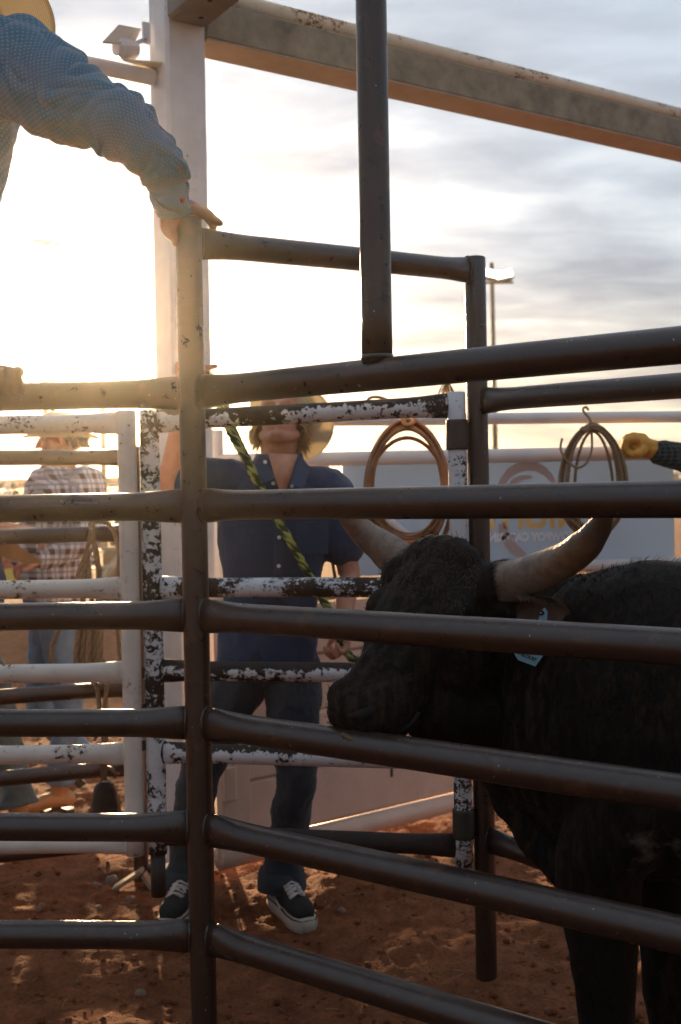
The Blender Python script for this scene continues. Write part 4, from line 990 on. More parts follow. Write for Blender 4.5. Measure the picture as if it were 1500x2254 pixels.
for k in range(4):
    x_ = 1392 - k * 2; dd_ = 4.50 + k * .026
    limb(m, [P(x_ + 8, 968, dd_), P(x_ - 8, 970 + k, dd_), P(x_ - 16, 984, dd_ + .004), P(x_ - 8, 1000, dd_ + .012)], [.018, .017, .0150, .013], 12)
ell(m, P(1392, 982, 4.55), .036, .046, .032)
limb(m, [P(1416, 992, 4.50), P(1400, 1000, 4.49), P(1384, 998, 4.50)], [.020, .017, .013], 12)
obj('glove', fuse(m, .004, 2, fold(.004, 26, 3)), GLOVE, rm)
m = M(); tube(m, [w_ + V((.012, 0, -.003)), w_ + V((.030, 0, -.006))], .042, 22); obj('wrist_strap', m, SUEDE, rm)

# --- man above at left, teal shirt, hand on top of the post
tD = 2.69
tm = thing('person', 'man in teal patterned long sleeve shirt leaning from upper left, hand on the post top', 'person', (-1.22, 2.98, .955))
def T(px, py, D=tD): return P(px, py, D)
shR, elR, wrR = T(20, 150, 2.80), T(292, 262, 2.62), T(380, 462, 2.668)
hips = V((-1.20, 2.86, 1.78)); neck = T(-120, 75, 2.86); lat = V((1, .12, -.05)).normalized(); shL2 = neck + V((-.20, .04, -.10))
hgL = T(10, 835, 2.71); elL2 = V((-1.12, 2.62, 2.02))
m = M(); hc = T(-105, -40, 2.72); fc = V((.35, -.75, -.5)).normalized(); rg = V((-.9, -.42, 0)); rg = (rg - fc * rg.dot(fc)).normalized(); HR4 = Matrix((rg, fc, rg.cross(fc))).transposed()
head_prims(m, hc, HR4); limb(m, [hc + HR4 @ V((0, -.03, -.05)), neck, neck + V((0, .02, -.08))], [.062, .06, .075], 18); torso_prims(m, hips, neck, lat, .88)
arm_prims(m, shR, elR, wrR); limb(m, [neck + V((0, 0, -.05)), shR], [.06, .05], 12); arm_prims(m, shL2, elL2, hgL + V((-.08, 0, .02))); limb(m, [neck + V((0, 0, -.05)), shL2], [.06, .05], 12)
# the hand draped over the post top
Tt = V((p1x, p1d, P(420, 482, p1d).z)); wr2 = T(386, 466, 2.672)
rd = 1.0
limb(m, [wrR, wr2], [.030, .028], 14)
palm = Tt + V((-.008, 0, .016))
ell(m, palm + V((-.012, 0, .004)), .046, .040, .019, Matrix.Rotation(R(14), 3, 'Y'))
limb(m, [wr2 + V((0, 0, .002)), palm + V((.004, -.006, .008)), T(452, 470, 2.68), T(468, 482, 2.70), T(484, 491, 2.715)], [.028, .023, .0145, .012, .0095], 14)
limb(m, [wr2, palm + V((.0, .014, .008)), T(446, 468, 2.715), T(462, 484, 2.735), T(470, 500, 2.75)], [.026, .020, .0125, .0115, .010], 12)
limb(m, [palm + V((-.01, .024, .004)), T(428, 474, 2.735), T(426, 500, 2.745), T(424, 520, 2.74)], [.016, .011, .0095, .008], 12)
limb(m, [palm + V((-.026, .026, .0)), T(400, 482, 2.735), T(399, 508, 2.74), T(401, 524, 2.735)], [.016, .0105, .009, .0075], 12)
limb(m, [wr2 + V((-.002, 0, -.004)), T(374, 490, 2.672), T(376, 508, 2.676), T(386, 524, 2.675), T(387, 534, 2.672)], [.027, .025, .020, .013, .0095], 14)
for hs, hk in ((-1, V((-1.28, 2.80, 1.40))), (1, V((-1.10, 2.80, 1.42)))): limb(m, [hips + lat * hs * .08, hk, V((hk.x, 2.76, 1.03))], [.075, .05, .038], 14)
obj('body', fuse(m, .0042, 3), SKIN, tm)
# sleeve from the outline of the arm
cen = [((-70, 10), (-60, 300)), ((0, 42), (-5, 262)), ((62, 52), (42, 262)), ((128, 100), (92, 296)), ((200, 150), (140, 318)), ((262, 190), (196, 318)), ((302, 212), (238, 345)), ((345, 268), (264, 356)), ((384, 318), (302, 384)), ((407, 356), (316, 408)), ((408, 392), (330, 428)), ((416, 436), (346, 468)), ((416, 456), (352, 482))]
pts = []; rad = []
for i, ((ax_, ay_), (bx, by)) in enumerate(cen):
    t = i / (len(cen) - 1); D = 2.82 - .20 * math.sin(min(1, t * 1.6) * math.pi / 2) + .05 * max(0, t - .6) / .4
    pts.append(T((ax_ + bx) / 2, (ay_ + by) / 2, D)); rad.append(math.hypot(ax_ - bx, ay_ - by) / 2 * D / FPX)
sp, sr = smooth_path(pts, rad, 16); fr = frames(sp, V((.5, 0, .8))); m = M(); seg = 96; n = len(sp)
rings = [(p, f[1], f[2], q * (.92 if i < n * .8 else .82), q) for i, (p, f, q) in enumerate(zip(sp, fr, sr))]
loft(m, rings, seg, cap=False); b = len(m.v); loft(m, [(r_[0], r_[1], r_[2], r_[3] - .003, r_[4] - .003) for r_ in rings], seg, cap=False)
for k in range(seg): k2 = (k + 1) % seg; m.f.append(((n - 1) * seg + k, (n - 1) * seg + k2, b + (n - 1) * seg + k2, b + (n - 1) * seg + k))
slv = obj('sleeve', m, TEAL, tm)
crs = []; rn = random.Random(44)
for i in range(46):
    u0 = rn.uniform(.10, .98); crs.append((u0, rn.random(), rn.choice((-1, 1)) * rn.uniform(.15, .9), rn.uniform(.05, .16), rn.uniform(.35, 1.0) * (1.3 if .42 < u0 < .75 else 1), rn.uniform(.010, .020)))
tot = n * seg; arm_len = .62; circ = .55
co_ = np.empty(len(slv.data.vertices) * 3); slv.data.vertices.foreach_get('co', co_); co_ = co_.reshape(-1, 3); no_ = np.empty(len(slv.data.vertices) * 3); slv.data.vertices.foreach_get('normal', no_); no_ = no_.reshape(-1, 3)
ii = np.arange(len(co_)) % tot; uu = (ii // seg) / (n - 1); vv_ = (ii % seg) / seg; dsp = np.zeros(len(co_))
for u0, v0, sl, ln_, am, wd_ in crs:
    du = (uu - u0) * arm_len; dv = ((vv_ - v0 + .5) % 1 - .5) * circ
    ca, sa = math.cos(sl), math.sin(sl); al = du * sa + dv * ca; ac = du * ca - dv * sa + 1.6 * al * al
    env = np.exp(-(al / ln_) ** 2); dsp += env * am * (.0095 * np.exp(-(ac / wd_) ** 2) - .0075 * np.exp(-((ac - wd_ * 1.7) / (wd_ * .9)) ** 2))
low = np.array([.009 * noise.noise(V(c) * 5.0) + .0012 * noise.noise(V(c) * 60) for c in co_])
sgn_ = np.where(np.arange(len(co_)) < tot, 1.0, -1.0)
co_ = co_ + no_ * ((dsp * np.clip((1 - uu) * 9, .25, 1) + low) * sgn_)[:, None]; slv.data.vertices.foreach_set('co', co_.ravel()); slv.data.update()
# cuff with button
cp = sp[-14:]; m = M(); rr2 = sr[-14:]; fr2 = fr[-14:]
loft(m, [(p + V((0, 0, 0)), f[1], f[2], q * .82 + .0035, q + .0035) for p, f, q in zip(cp, fr2, rr2)], 40, cap=False); cuf = obj('cuff', m, TEAL, tm)
m = M(); c = T(403, 441, 2.61); tube(m, [c, c + V((0, -.005, 0))], .0062, 14); obj('button', m, BELTM, cuf)
m = M(); c = T(397, 372, 2.60); tube(m, [c, c + V((0, -.005, 0))], .0045, 14); obj('button', m, BELTM, slv)
m = M(); torso_prims(m, hips, neck, lat, 1.12); limb(m, [neck + V((0, 0, -.05)), T(-40, 140, 2.84)], [.08, .11], 18)
limb(m, [T(-20, 250, 2.90), T(-42, 380, 2.90), T(-85, 520, 2.90)], [.070, .064, .06], 18)
limb(m, [neck + V((0, 0, -.05)), shL2, elL2, hgL + V((-.10, 0, .02))], [.08, .08, .065, .045], 18)
me_ = fuse(m, .008, 4, fold(.008, 9, 12)); ul = me_.uv_layers.new(name='UVMap')
co = np.array([v.co[:] for v in me_.vertices]); li = np.zeros(len(me_.loops), dtype=np.int32); me_.loops.foreach_get('vertex_index', li)
ul.data.foreach_set('uv', np.stack([co[li][:, 0] + co[li][:, 1] * .3, co[li][:, 2] * 1.3], 1).astype(np.float32).ravel()); obj('shirt', me_, TEAL, tm)
m = M(); legs_prims(m, hips, lat, V((-1.28, 2.80, 1.40)), V((-1.28, 2.77, 1.06)), V((-1.10, 2.80, 1.42)), V((-1.10, 2.77, 1.06)), 1, .07); obj('jeans', fuse(m, .01, 3), JEANSB, tm)
boot(V((-1.28, 2.77, 1.055)), .1, 0, tm); boot(V((-1.10, 2.77, 1.055)), -.1, 0, tm)
# brown gloved left hand over the rail
m = M(); ell(m, hgL + V((-.01, .0, .004)), .050, .038, .030); limb(m, [hgL + V((-.10, 0, .01)), hgL], [.034, .034], 16)
for k in range(4):
    c = hgL + V((.036 - k * .019, -.012, .014)); limb(m, [c + V((0, .012, .004)), c + V((.004, -.022, 0)), c + V((.004, -.030, -.026)), c + V((.002, -.022, -.046))], [.0115, .0115, .0105, .009], 12)
limb(m, [hgL + V((-.01, .0, 0)), hgL + V((.03, .012, -.01)), hgL + V((.045, .016, -.035))], [.018, .013, .010], 12)
obj('glove', fuse(m, .0035, 3), DGLOVE, tm)
# straw hat, brim underside towards us
hr = V((-.80, -.55, .15)).normalized(); hu = V((.20, .80, .55)); hu = (hu - hr * hu.dot(hr)).normalized(); hf = hu.cross(hr).normalized()
hat('cowboy_hat', 'straw cowboy hat above the teal shoulder at the top left corner', T(-66, 66, 2.86), Matrix((hr, hf, hu)).transposed(), STRAW, .12, .34, .215, .03)
#PART4
# ------------------------------------------------------------------ the bull
def hide_mat():
    mt, t, b = new_mat('black_brindle_hide', .7, .16); c = oc(t)
    st = noi(t, vscale(t, c, (9, 9, 3.2)), 5, 7, .7, .6)
    big = noi(t, c, 3.0, 3, .5)
    col = mixc(t, ramp(t, st, [(.46, 0), (.68, 1)]), (.006, .005, .0042), (.042, .026, .015))
    col = mixc(t, ramp(t, big, [(.42, .75), (.62, 0)]), col, (.009, .008, .0065))
    vd = N(t, 'ShaderNodeVectorMath', operation='DISTANCE'); L(t, c, vd.inputs[0]); vd.inputs[1].default_value = PATCH
    pd = mth(t, 'ADD', vd.outputs['Value'], mth(t, 'MULTIPLY', mth(t, 'SUBTRACT', noi(t, c, 14, 6, .6), .5), .22))
    col = mixc(t, ramp(t, pd, [(.10, 1), (.135, 0)]), col, (.12, .10, .075))
    L(t, col, b.inputs[0]); b.inputs['Sheen Weight'].default_value = .04; b.inputs['Sheen Roughness'].default_value = .3
    bump(t, b, mth(t, 'ADD', noi(t, vscale(t, c, (1, 1, .35)), 160, 4, .7), mth(t, 'MULTIPLY', st, 1.5)), .45, .003); return mt
def BT(px, py, D): return P(px, py, D)
brx, bry = .80, -.60
BA = V((.80, -.60, 0)); BLt = V((.60, .80, 0)); BU = V((0, 0, 1))
S0 = BT(1385, 1572, 2.60)
bull_loc = V((S0.x, S0.y, 0))
PATCH = BT(1480, 1985, 2.18) - bull_loc
HIDE = hide_mat()
bull = thing('bull', 'dark brindle horned bull resting its muzzle on the brown rail, blue ear tag', 'bull', bull_loc)
C0, Cm = BT(978, 1318, 2.70), BT(805, 1562, 2.44)
hf_ = (Cm - C0); HL = hf_.length; hf_.normalize()
hl = V((.80, -.60, -.07)); hl = (hl - hf_ * hl.dot(hf_)).normalized(); hu_ = hl.cross(hf_).normalized()
if hu_.z < 0: hu_ = -hu_
HM = Matrix((hl, hf_, hu_)).transposed()
def hp(x, t, u): return C0 + hl * x + hf_ * (t * HL) + hu_ * u
m = M()
rings = []
for t, w, h, dy in ((-.22, .06, .07, 0), (-.12, .105, .11, 0), (0, .125, .125, -.005), (.18, .126, .135, -.012), (.36, .114, .132, -.018), (.54, .096, .115, -.018), (.70, .080, .095, -.012), (.84, .080, .084, -.004), (.96, .086, .078, 0), (1.06, .080, .066, 0), (1.12, .060, .048, 0), (1.15, .03, .028, 0)):
    rings.append((hp(0, t, dy), hl, hu_, w, h))
loft(m, rings, 32, power=.9)
# poll, brows, cheeks, nose
ell(m, hp(0, -.08, .09), .105, .065, .055, HM); ell(m, hp(0, .10, .085), .085, .09, .05, HM)
for k in (-1, 1):
    ell(m, hp(k * .100, .26, .055), .036, .055, .034, HM); ell(m, hp(k * .085, .30, -.07), .05, .10, .085, HM)
    ell(m, hp(k * .045, .99, .040), .036, .045, .032, HM); ell(m, hp(k * .060, 1.02, -.005), .028, .042, .040, HM)
    ell(m, hp(k * .112, -.02, .045), .050, .060, .055, HM)
limb(m, [hp(0, .55, -.10), hp(0, .8, -.085), hp(0, .98, -.072)], [.055, .050, .045], 16)
ell(m, hp(0, .99, -.070), .058, .062, .034, HM)
# neck
limb(m, [hp(0, -.05, -.02), BT(1120, 1430, 2.80), BT(1250, 1500, 2.74), S0 - BA * .06], [.125, .175, .235, .29], 26, .80)
limb(m, [BT(1120, 1375, 2.80), BT(1250, 1345, 2.74), BT(1380, 1330, 2.64)], [.075, .085, .075], 18, .8)
ell(m, BT(1412, 1322, 2.60), .15, .10, .085, Matrix((BA, BLt, BU)).transposed())
# dewlap and brisket
limb(m, [hp(0, .60, -.10), BT(945, 1568, 2.58), BT(1020, 1605, 2.66), BT(1100, 1600, 2.72)], [.06, .072, .095, .12], 20, .7)
limb(m, [BT(1010, 1545, 2.68), BT(1110, 1660, 2.68), BT(1172, 1775, 2.66), BT(1240, 1875, 2.60), BT(1310, 1930, 2.56)], [.085, .085, .078, .072, .08], 20, .55, )
# trunk
rings = []
for s_, a, b, dz in ((-.30, .10, .16, -.02), (-.22, .19, .25, -.02), (-.10, .245, .325, -.01), (.04, .275, .355, 0), (.25, .285, .35, 0), (.55, .32, .335, -.01), (.95, .33, .325, 0), (1.25, .30, .30, .02), (1.45, .22, .24, .04), (1.52, .12, .14, .05)):
    rings.append((S0 + BA * s_ + V((0, 0, dz)), BLt, BU, a, b))
loft(m, rings, 40, power=.92)
def leg(pts, rad): limb(m, pts, rad, 20, 1.0, V((1, 0, 0)))
nL = BT(1325, 1900, 2.44)
for base, top in ((V((nL.x, nL.y, 0)), nL), (V((nL.x, nL.y, 0)) + BLt * .30 + BA * .02, nL + BLt * .30)):
    leg([top + BU * .16 + BA * .10, top, V((base.x, base.y, .46)), V((base.x + .006, base.y, .33)), V((base.x + .008, base.y, .16)), V((base.x + .008, base.y, .085))], [.115, .098, .074, .062, .043, .052])
for sd_ in (-1, 1):
    h_ = S0 + BA * 1.33 + BLt * (.17 * sd_)
    leg([h_ + V((0, 0, .0)), V((h_.x - .06, h_.y + .05, .62)), V((h_.x + .08, h_.y - .06, .43)), V((h_.x + .06, h_.y - .04, .2)), V((h_.x + .04, h_.y - .03, .085))], [.17, .12, .062, .045, .05])
# ear root
limb(m, [hp(.10, .02, .0), BT(1152, 1352, 2.60)], [.05, .036], 14)
def bulld(c, n):
    q = c * 6.0; d = .006 * noise.noise(q) + .0025 * noise.noise(c * 22)
    r_ = c - S0; s_ = r_.dot(BA)
    if s_ < .02 and c.z > .75:                    # skin folds standing across the neck
        k = min(1, max(0, (.02 - s_) / .08)) * min(1, max(0, (s_ + .48) / .10))
        d += k * .0048 * math.sin(s_ * 165 + 2.2 * noise.noise(c * 5) * 3) * (0.4 + .6 * abs(noise.noise(c * 4)))
    if s_ < .35 and c.z < 1.0:
        d += .006 * math.sin(s_ * 62 + 6 * noise.noise(c * 3)) * max(0, min(1, (1.0 - c.z) * 3)) * .6
    return d
bm_ = fuse(m, .0075, 5, bulld); body = obj('body', bm_, HIDE, bull)
# coat hairs
bm_.calc_loop_triangles()
nv = len(bm_.vertices); co = np.empty(nv * 3); bm_.vertices.foreach_get('co', co); co = co.reshape(-1, 3) + np.array(bull_loc); no = np.empty(nv * 3); bm_.vertices.foreach_get('normal', no); no = no.reshape(-1, 3)
rn = random.Random(21); idx = list(range(nv)); campos = V((0, 0, CAM_H)); hairs = M(); poll = M(); cnt = 0
hair_v = []; hair_f = []; pv = []; pf_ = []
for _ in range(60000):
    i = rn.randrange(nv); c = V(co[i]); n = V(no[i])
    if c.x > 1.05 or n.dot((c - campos).normalized()) > .25 or c.z < .35 or (c - bull_loc - PATCH).length < .2: continue
    head = (c - C0).dot(hf_) > -.02 and (c - C0).length < .6; rel = (c - C0)
    crown_ = rel.dot(hf_) < .13 and rel.dot(hf_) > -.16 and rel.dot(hu_) > .03 and abs(rel.dot(hl)) < .13
    flow = (-hf_ * .9 + V((.2, 0, -.2))) if head else (BA * .5 + V((0, 0, -.8)))
    if crown_: flow = V((rn.uniform(-.7, .7), rn.uniform(-.5, .5), -.2)) + hf_ * .6
    flow = (flow - n * flow.dot(n)); flow = flow.normalized() if flow.length > 1e-3 else BA
    flow = (flow + V((rn.gauss(0, .22), rn.gauss(0, .22), rn.gauss(0, .22)))).normalized()
    ln = rn.uniform(.010, .020) if not crown_ else rn.uniform(.012, .026)
    lift = .22 if not crown_ else .28
    if not crown_ and c.z > S0.z + .28: lift = .5; ln *= 1.2
    w = flow.cross(n).normalized() * (.0007 if not crown_ else .0007)
    tip = c + (flow + n * lift * rn.uniform(.5, 1.4)) * ln; mid = c.lerp(tip, .55) + n * ln * .10
    tv, tf = (pv, pf_) if crown_ else (hair_v, hair_f); b = len(tv)
    tv += [c - w, c + w, mid - w * .8, mid + w * .8, tip]; tf += [(b, b + 1, b + 3, b + 2), (b + 2, b + 3, b + 4)]
hairs.v = hair_v; hairs.f = hair_f; hairs.uv = [(0, 0)] * len(hair_v); poll.v = pv; poll.f = pf_; poll.uv = [(0, 0)] * len(pv)
COAT = plain('brindle_coat_hair', (.013, .0085, .0055), .6, .6, 10, 0, .15); POLLH = plain('brown_poll_hair', (.055, .034, .020), .6, .5, 14, 0, .15)
obj('coat', hairs, COAT, bull, False, kind='stuff'); obj('poll_hair', poll, POLLH, bull, False, kind='stuff')
# horns
def horn_mat():
    mt, t, b = new_mat('horn', .36, .5); u = uvc(t); s = N(t, 'ShaderNodeSeparateXYZ'); L(t, u, s.inputs[0]); c = oc(t)
    n = noi(t, vscale(t, c, (1, 1, 1)), 22, 6, .65)
    x = mth(t, 'ADD', s.outputs[0], mth(t, 'MULTIPLY', mth(t, 'SUBTRACT', n, .5), .10))
    base = ramp(t, x, [(.0, (.16, .105, .075)), (.10, (.27, .19, .14)), (.20, (.24, .17, .13)), (.30, (.24, .13, .065)), (.40, (.07, .035, .018))])
    st = noi(t, vscale(t, u, (30, 6, 1)), 1.0, 6, .7)
    L(t, mixc(t, ramp(t, st, [(.42, 0), (.64, .6)]), base, (.07, .055, .05)), b.inputs[0])
    L(t, ramp(t, x, [(.04, .75), (.16, .34)]), b.inputs['Roughness'])
    ring = N(t, 'ShaderNodeTexWave', wave_type='BANDS', bands_direction='X', ins={'Scale': 18.0, 'Distortion': 6.0, 'Detail': 3.0}); L(t, u, ring.inputs['Vector'])
    bump(t, b, mth(t, 'ADD', mth(t, 'MULTIPLY', ring.outputs['Fac'], .4), noi(t, c, 120, 4)), .25, .003); return mt
HORN = horn_mat()
def horn(pts, rad):
    m = M(); sp, sr = smooth_path(pts, rad, 12); fr = frames(sp, V((0, 1, .2)))
    loft(m, [(p, f[1], f[2], q, q * .93) for p, f, q in zip(sp, fr, sr)], 32); o = obj('horn', m, HORN, bull)
    displace(o.data, lambda c, n: .0022 * noise.noise(c * 30) + .0025 * noise.noise(c * 9))
    rn_ = random.Random(len(pts) * 7 + int(sp[0].x * 100)); hm = M(); ax = (sp[6] - sp[0]).normalized()
    return o
horn([BT(1056, 1290, 2.67), BT(1125, 1282, 2.60), BT(1175, 1262, 2.54), BT(1235, 1238, 2.48), BT(1290, 1200, 2.42), BT(1326, 1150, 2.38), BT(1338, 1100, 2.35)], [.054, .050, .045, .0395, .034, .024, .006])
horn([BT(940, 1268, 2.80), BT(888, 1240, 2.84), BT(845, 1207, 2.86), BT(800, 1172, 2.86), BT(764, 1132, 2.84), BT(742, 1085, 2.82)], [.056, .052, .044, .034, .024, .006])
# hair collar growing onto the horns
hm = M(); rn = random.Random(31); hv, hf2 = [], []
for hb, h1, r0 in ((BT(1092, 1288, 2.64), BT(1175, 1262, 2.54), .056), (BT(918, 1258, 2.81), BT(845, 1207, 2.86), .056)):
    ax = (h1 - hb).normalized(); pr = frames([hb, h1])[0]
    for i in range(1500):
        a = rn.random() * 6.283; s_ = rn.random() ** 1.6 * .045; rr = (pr[1] * math.cos(a) + pr[2] * math.sin(a)); c = hb + ax * s_ + rr * (r0 - s_ * .1 - .003)
        tip = c + ax * rn.uniform(.012, .026) + rr * rn.uniform(.0005, .004) + V((rn.gauss(0, .002), rn.gauss(0, .002), rn.gauss(0, .002))); w = ax.cross(rr) * .0008
        b = len(hv); hv += [c - w, c + w, tip]; hf2.append((b, b + 1, b + 2))
hm.v = hv; hm.f = hf2; hm.uv = [(0, 0)] * len(hv); obj('horn_base_hair', hm, plain('tan_horn_hair', (.11, .075, .05), .5, .4, 20, 0), bull, False, kind='stuff')
# ears
def ear(base, tip, opening, wd, mat_in):
    ax = (tip - base); Ln = ax.length; ax.normalize(); op = (opening - ax * opening.dot(ax)).normalized(); sd = ax.cross(op).normalized(); m = M(); nl, nw = 18, 16; vv = []
    for lay in (0, 1):
        for i in range(nl + 1):
            t = i / nl; w = wd * (math.sin(math.pi * min(1, (t * .86 + .06))) ** .7) * (1 if t < .9 else math.sqrt(max(0, 1 - ((t - .9) / .105) ** 2)) * .98 + .02)
            for j in range(nw + 1):
                a = (j / nw - .5) * math.pi * (1.15 - .45 * t); x = math.sin(a) * w; dpt = (1 - math.cos(a)) * w * .9
                vv.append(base + ax * (t * Ln) + sd * x + op * (dpt - lay * .006 * (1 - .5 * t)))
    N1 = (nl + 1) * (nw + 1); q = lambda l, i, j: l * N1 + i * (nw + 1) + j; ff = []
    for i in range(nl):
        for j in range(nw):
            ff.append((q(0, i, j), q(0, i + 1, j), q(0, i + 1, j + 1), q(0, i, j + 1))); ff.append((q(1, i, j), q(1, i, j + 1), q(1, i + 1, j + 1), q(1, i + 1, j)))
        for j in (0, nw): ff.append((q(0, i, j), q(1, i, j), q(1, i + 1, j), q(0, i + 1, j)))
    for j in range(nw): ff.append((q(0, nl, j), q(0, nl, j + 1), q(1, nl, j + 1), q(1, nl, j)))
    m.add(vv, ff); return obj('ear', m, mat_in, bull)
EARM = plain('ear_inner_hide', (.085, .044, .026), .7, .45, 30, .4)
ne = ear(BT(1138, 1352, 2.55), BT(1256, 1352, 2.49), V((-.15, -1, .05)), .043, EARM)
ear(hp(-.12, -.08, .0), hp(-.20, -.30, -.06), V((-.4, .6, .2)), .045, HIDE)
m = M(); rn = random.Random(8)
for i in range(500):
    a = rn.uniform(-.2, 1.0); c = BT(1160 + 88 * a + rn.uniform(-4, 4), 1314 + 10 * a + 16 * a * a + rn.uniform(-4, 6), 2.50); tip = c + V((rn.gauss(0, .006), -.004, rn.uniform(-.009, .003))); w = V((.0006, 0, 0)); b = len(m.v)
    m.add([c - w, c + w, tip], [(0, 1, 2)])
obj('ear_hair', m, plain('tan_ear_hair', (.09, .055, .035), .5, .4, 30, 0), bull, False, kind='stuff')
# ear tag with handwriting
tg = V((0, 0, 0)); TD_ = 2.475
def slab(name, pts, D, th, mat, parent):
    m = M(); a = [P(x, y, D) for x, y in pts]; b = [p + V((0, th, 0)) for p in a]; n = len(a)
    m.add(a + b, [tuple(range(n)), tuple(range(2 * n - 1, n - 1, -1))] + [(i, i + n, (i + 1) % n + n, (i + 1) % n) for i in range(n)]); return obj(name, m, mat, parent, False)
tagp = slab('ear_tag', [(1200, 1338), (1206, 1346), (1205, 1362), (1199, 1390), (1207, 1412), (1195, 1446), (1179, 1467), (1141, 1453), (1133, 1440), (1150, 1400), (1182, 1386), (1187, 1364), (1192, 1345)], TD_, .0022, TAG, bull)
m = M(); c = P(1193, 1349, TD_ - .002); ell(m, c, .006, .004, .006, None, 12, 8); obj('tag_stud', m, SUEDE, tagp)
m = M(); ell(m, c + V((-.003, -.006, 0)), .002, .004, .002, None, 10, 6); obj('tag_pin', m, METALM, tagp)
# 'Hecker' written as pen strokes, in letter units: x right, y up
G = {'H': [[(0, 0), (.05, 1)], [(.55, 0), (.6, 1)], [(.02, .5), (.58, .52)]],
     'e': [[(0, .3), (.35, .36), (.32, .52), (.15, .58), (.0, .4), (.02, .12), (.2, 0), (.38, .1)]],
     'c': [[(.36, .45), (.22, .56), (.04, .42), (.0, .18), (.18, 0), (.36, .08)]],
     'k': [[(0, 0), (.03, 1)], [(.36, .58), (.03, .28), (.38, 0)]],
     'r': [[(0, 0), (.02, .55)], [(.02, .36), (.18, .56), (.34, .52)]]}
x = 0; o_ = V((1142, 1442)); u_ = V((46, 17.0)).normalized(); v_ = V((3, -15)).normalized(); sc_ = 12.5; m = M()
for ch in 'Hecker':
    for stp in G[ch]:
        pts = [P(o_.x + u_.x * (x + a) * sc_ + v_.x * b * sc_, o_.y + u_.y * (x + a) * sc_ + v_.y * b * sc_, TD_ - .0008) for a, b in stp]
        tube(m, pts, .0009, 5, True)
    x += {'H': .78, 'e': .56, 'c': .56, 'k': .58, 'r': .5}[ch]
obj('handwriting', m, INK, tagp)
# eye, nostrils, mouth
for k in (-1, 1):
    m = M(); ell(m, hp(k * .112, .30, .040), .018, .022, .018, HM); obj('eye', m, plain('bull_eye', (.015, .008, .005), .08, 0, 10, 0), bull)
    m = M(); limb(m, ([BT(770, 1576, 2.382), BT(796, 1572, 2.374), BT(820, 1562, 2.372), BT(838, 1549, 2.376)] if k > 0 else [hp(-.046, 1.10, .018), hp(-.066, 1.06, .016), hp(-.078, .99, .030)]), [.004, .009, .010, .005][:4 if k > 0 else 3], 12); obj('nostril', m, BLACK, bull)
m = M(); rs = []
tube(m, [hp(-.078, .90, -.052), hp(-.055, 1.06, -.050), hp(0, 1.13, -.046), hp(.055, 1.06, -.050), hp(.083, .93, -.052), hp(.086, .84, -.050)], .0045, 8); obj('mouth_line', m, BLACK, bull)
m = M(); limb(m, [BT(756, 1618, 2.392), BT(790, 1634, 2.382), BT(830, 1638, 2.376), BT(866, 1626, 2.374)], [.006, .009, .009, .005], 12); obj('lip', m, plain('tan_lip', (.10, .062, .036), .6, .4, 40, .4), bull)
MUZ = plain('wet_grey_muzzle', (.012, .0095, .008), .46, .5, 45, .5, bd=.003, spec=.3)
# hooves
for base in (V((nL.x, nL.y, 0)), V((nL.x, nL.y, 0)) + BLt * .30 + BA * .02, S0 + BA * 1.33 + BLt * .17, S0 + BA * 1.33 - BLt * .17):
    m = M(); loft(m, [(V((base.x + .008 - d_, base.y + d_, z)), BA, BLt, w, w) for z, w, d_ in ((-.01, .07, .01), (.03, .066, .008), (.085, .052, 0))], 18); obj('hoof', m, DARKMETAL, bull)
m = M(); q = S0 + BA * 1.52; limb(m, [q + V((0, 0, .16)), q + BA * .05 + V((0, 0, -.1)), q + BA * .03 + V((0, 0, -.5))], [.035, .025, .04], 12); obj('tail', m, HIDE, bull)

# ------------------------------------------------------------------ ropes
def rope(m, pts, r, pitch=.05, strands=3, sub=10, sseg=7):
    sp, _ = smooth_path(pts, r, sub)
    # even spacing
    out = [sp[0]]; acc = 0
    for a, b in zip(sp, sp[1:]):
        d = (b - a).length; n = max(1, int(d / (pitch / 9)))
        for k in range(1, n + 1): out.append(a.lerp(b, k / n))
    fr = frames(out, V((0, 1, .1))); s = 0; ss = [0]
    for a, b in zip(out, out[1:]): s += (b - a).length; ss.append(s)
    for j in range(strands):
        pp = [p + (f[1] * math.cos(x / pitch * 6.283 + j * 6.283 / strands) + f[2] * math.sin(x / pitch * 6.283 + j * 6.283 / strands)) * r * .52 for p, f, x in zip(out, fr, ss)]
        tube(m, pp, r * .58, sseg, True)
D_ = mD - .16
gr = thing('rope', 'thick green and gold braided bull rope running from raised hand to lowered hand', 'rope', P(600, 1150, D_))
hlx = P(440, 818, mD - .12)
m = M(); rope(m, [hlx, P(478, 878, D_), P(505, 945, D_), P(545, 1018, D_), P(578, 1082, D_), P(612, 1142, D_), P(652, 1215, D_ - .02), P(700, 1300, D_), P(735, 1365, D_), P(752, 1412, mD - .12), P(768, 1442, mD - .12), P(790, 1455, mD - .12), P(850, 1452, mD - .10)], .0145, .075); obj('strand', m, GREENROPE, gr)
m = M(); rope(m, [hlx + V((.02, 0, 0)), P(492, 880, D_ + .02), P(520, 955, D_ + .02), P(556, 1030, D_ + .01), P(575, 1075, D_), P(600, 1118, D_)], .0105, .07); obj('strand', m, GREENROPE, gr)
m = M(); rope(m, [P(722, 1170, mD + .05), P(736, 1260, mD + .04), P(752, 1330, mD + .02), P(770, 1400, mD - .05)], .006, .03); obj('thin_cord', m, TANROPE, gr)
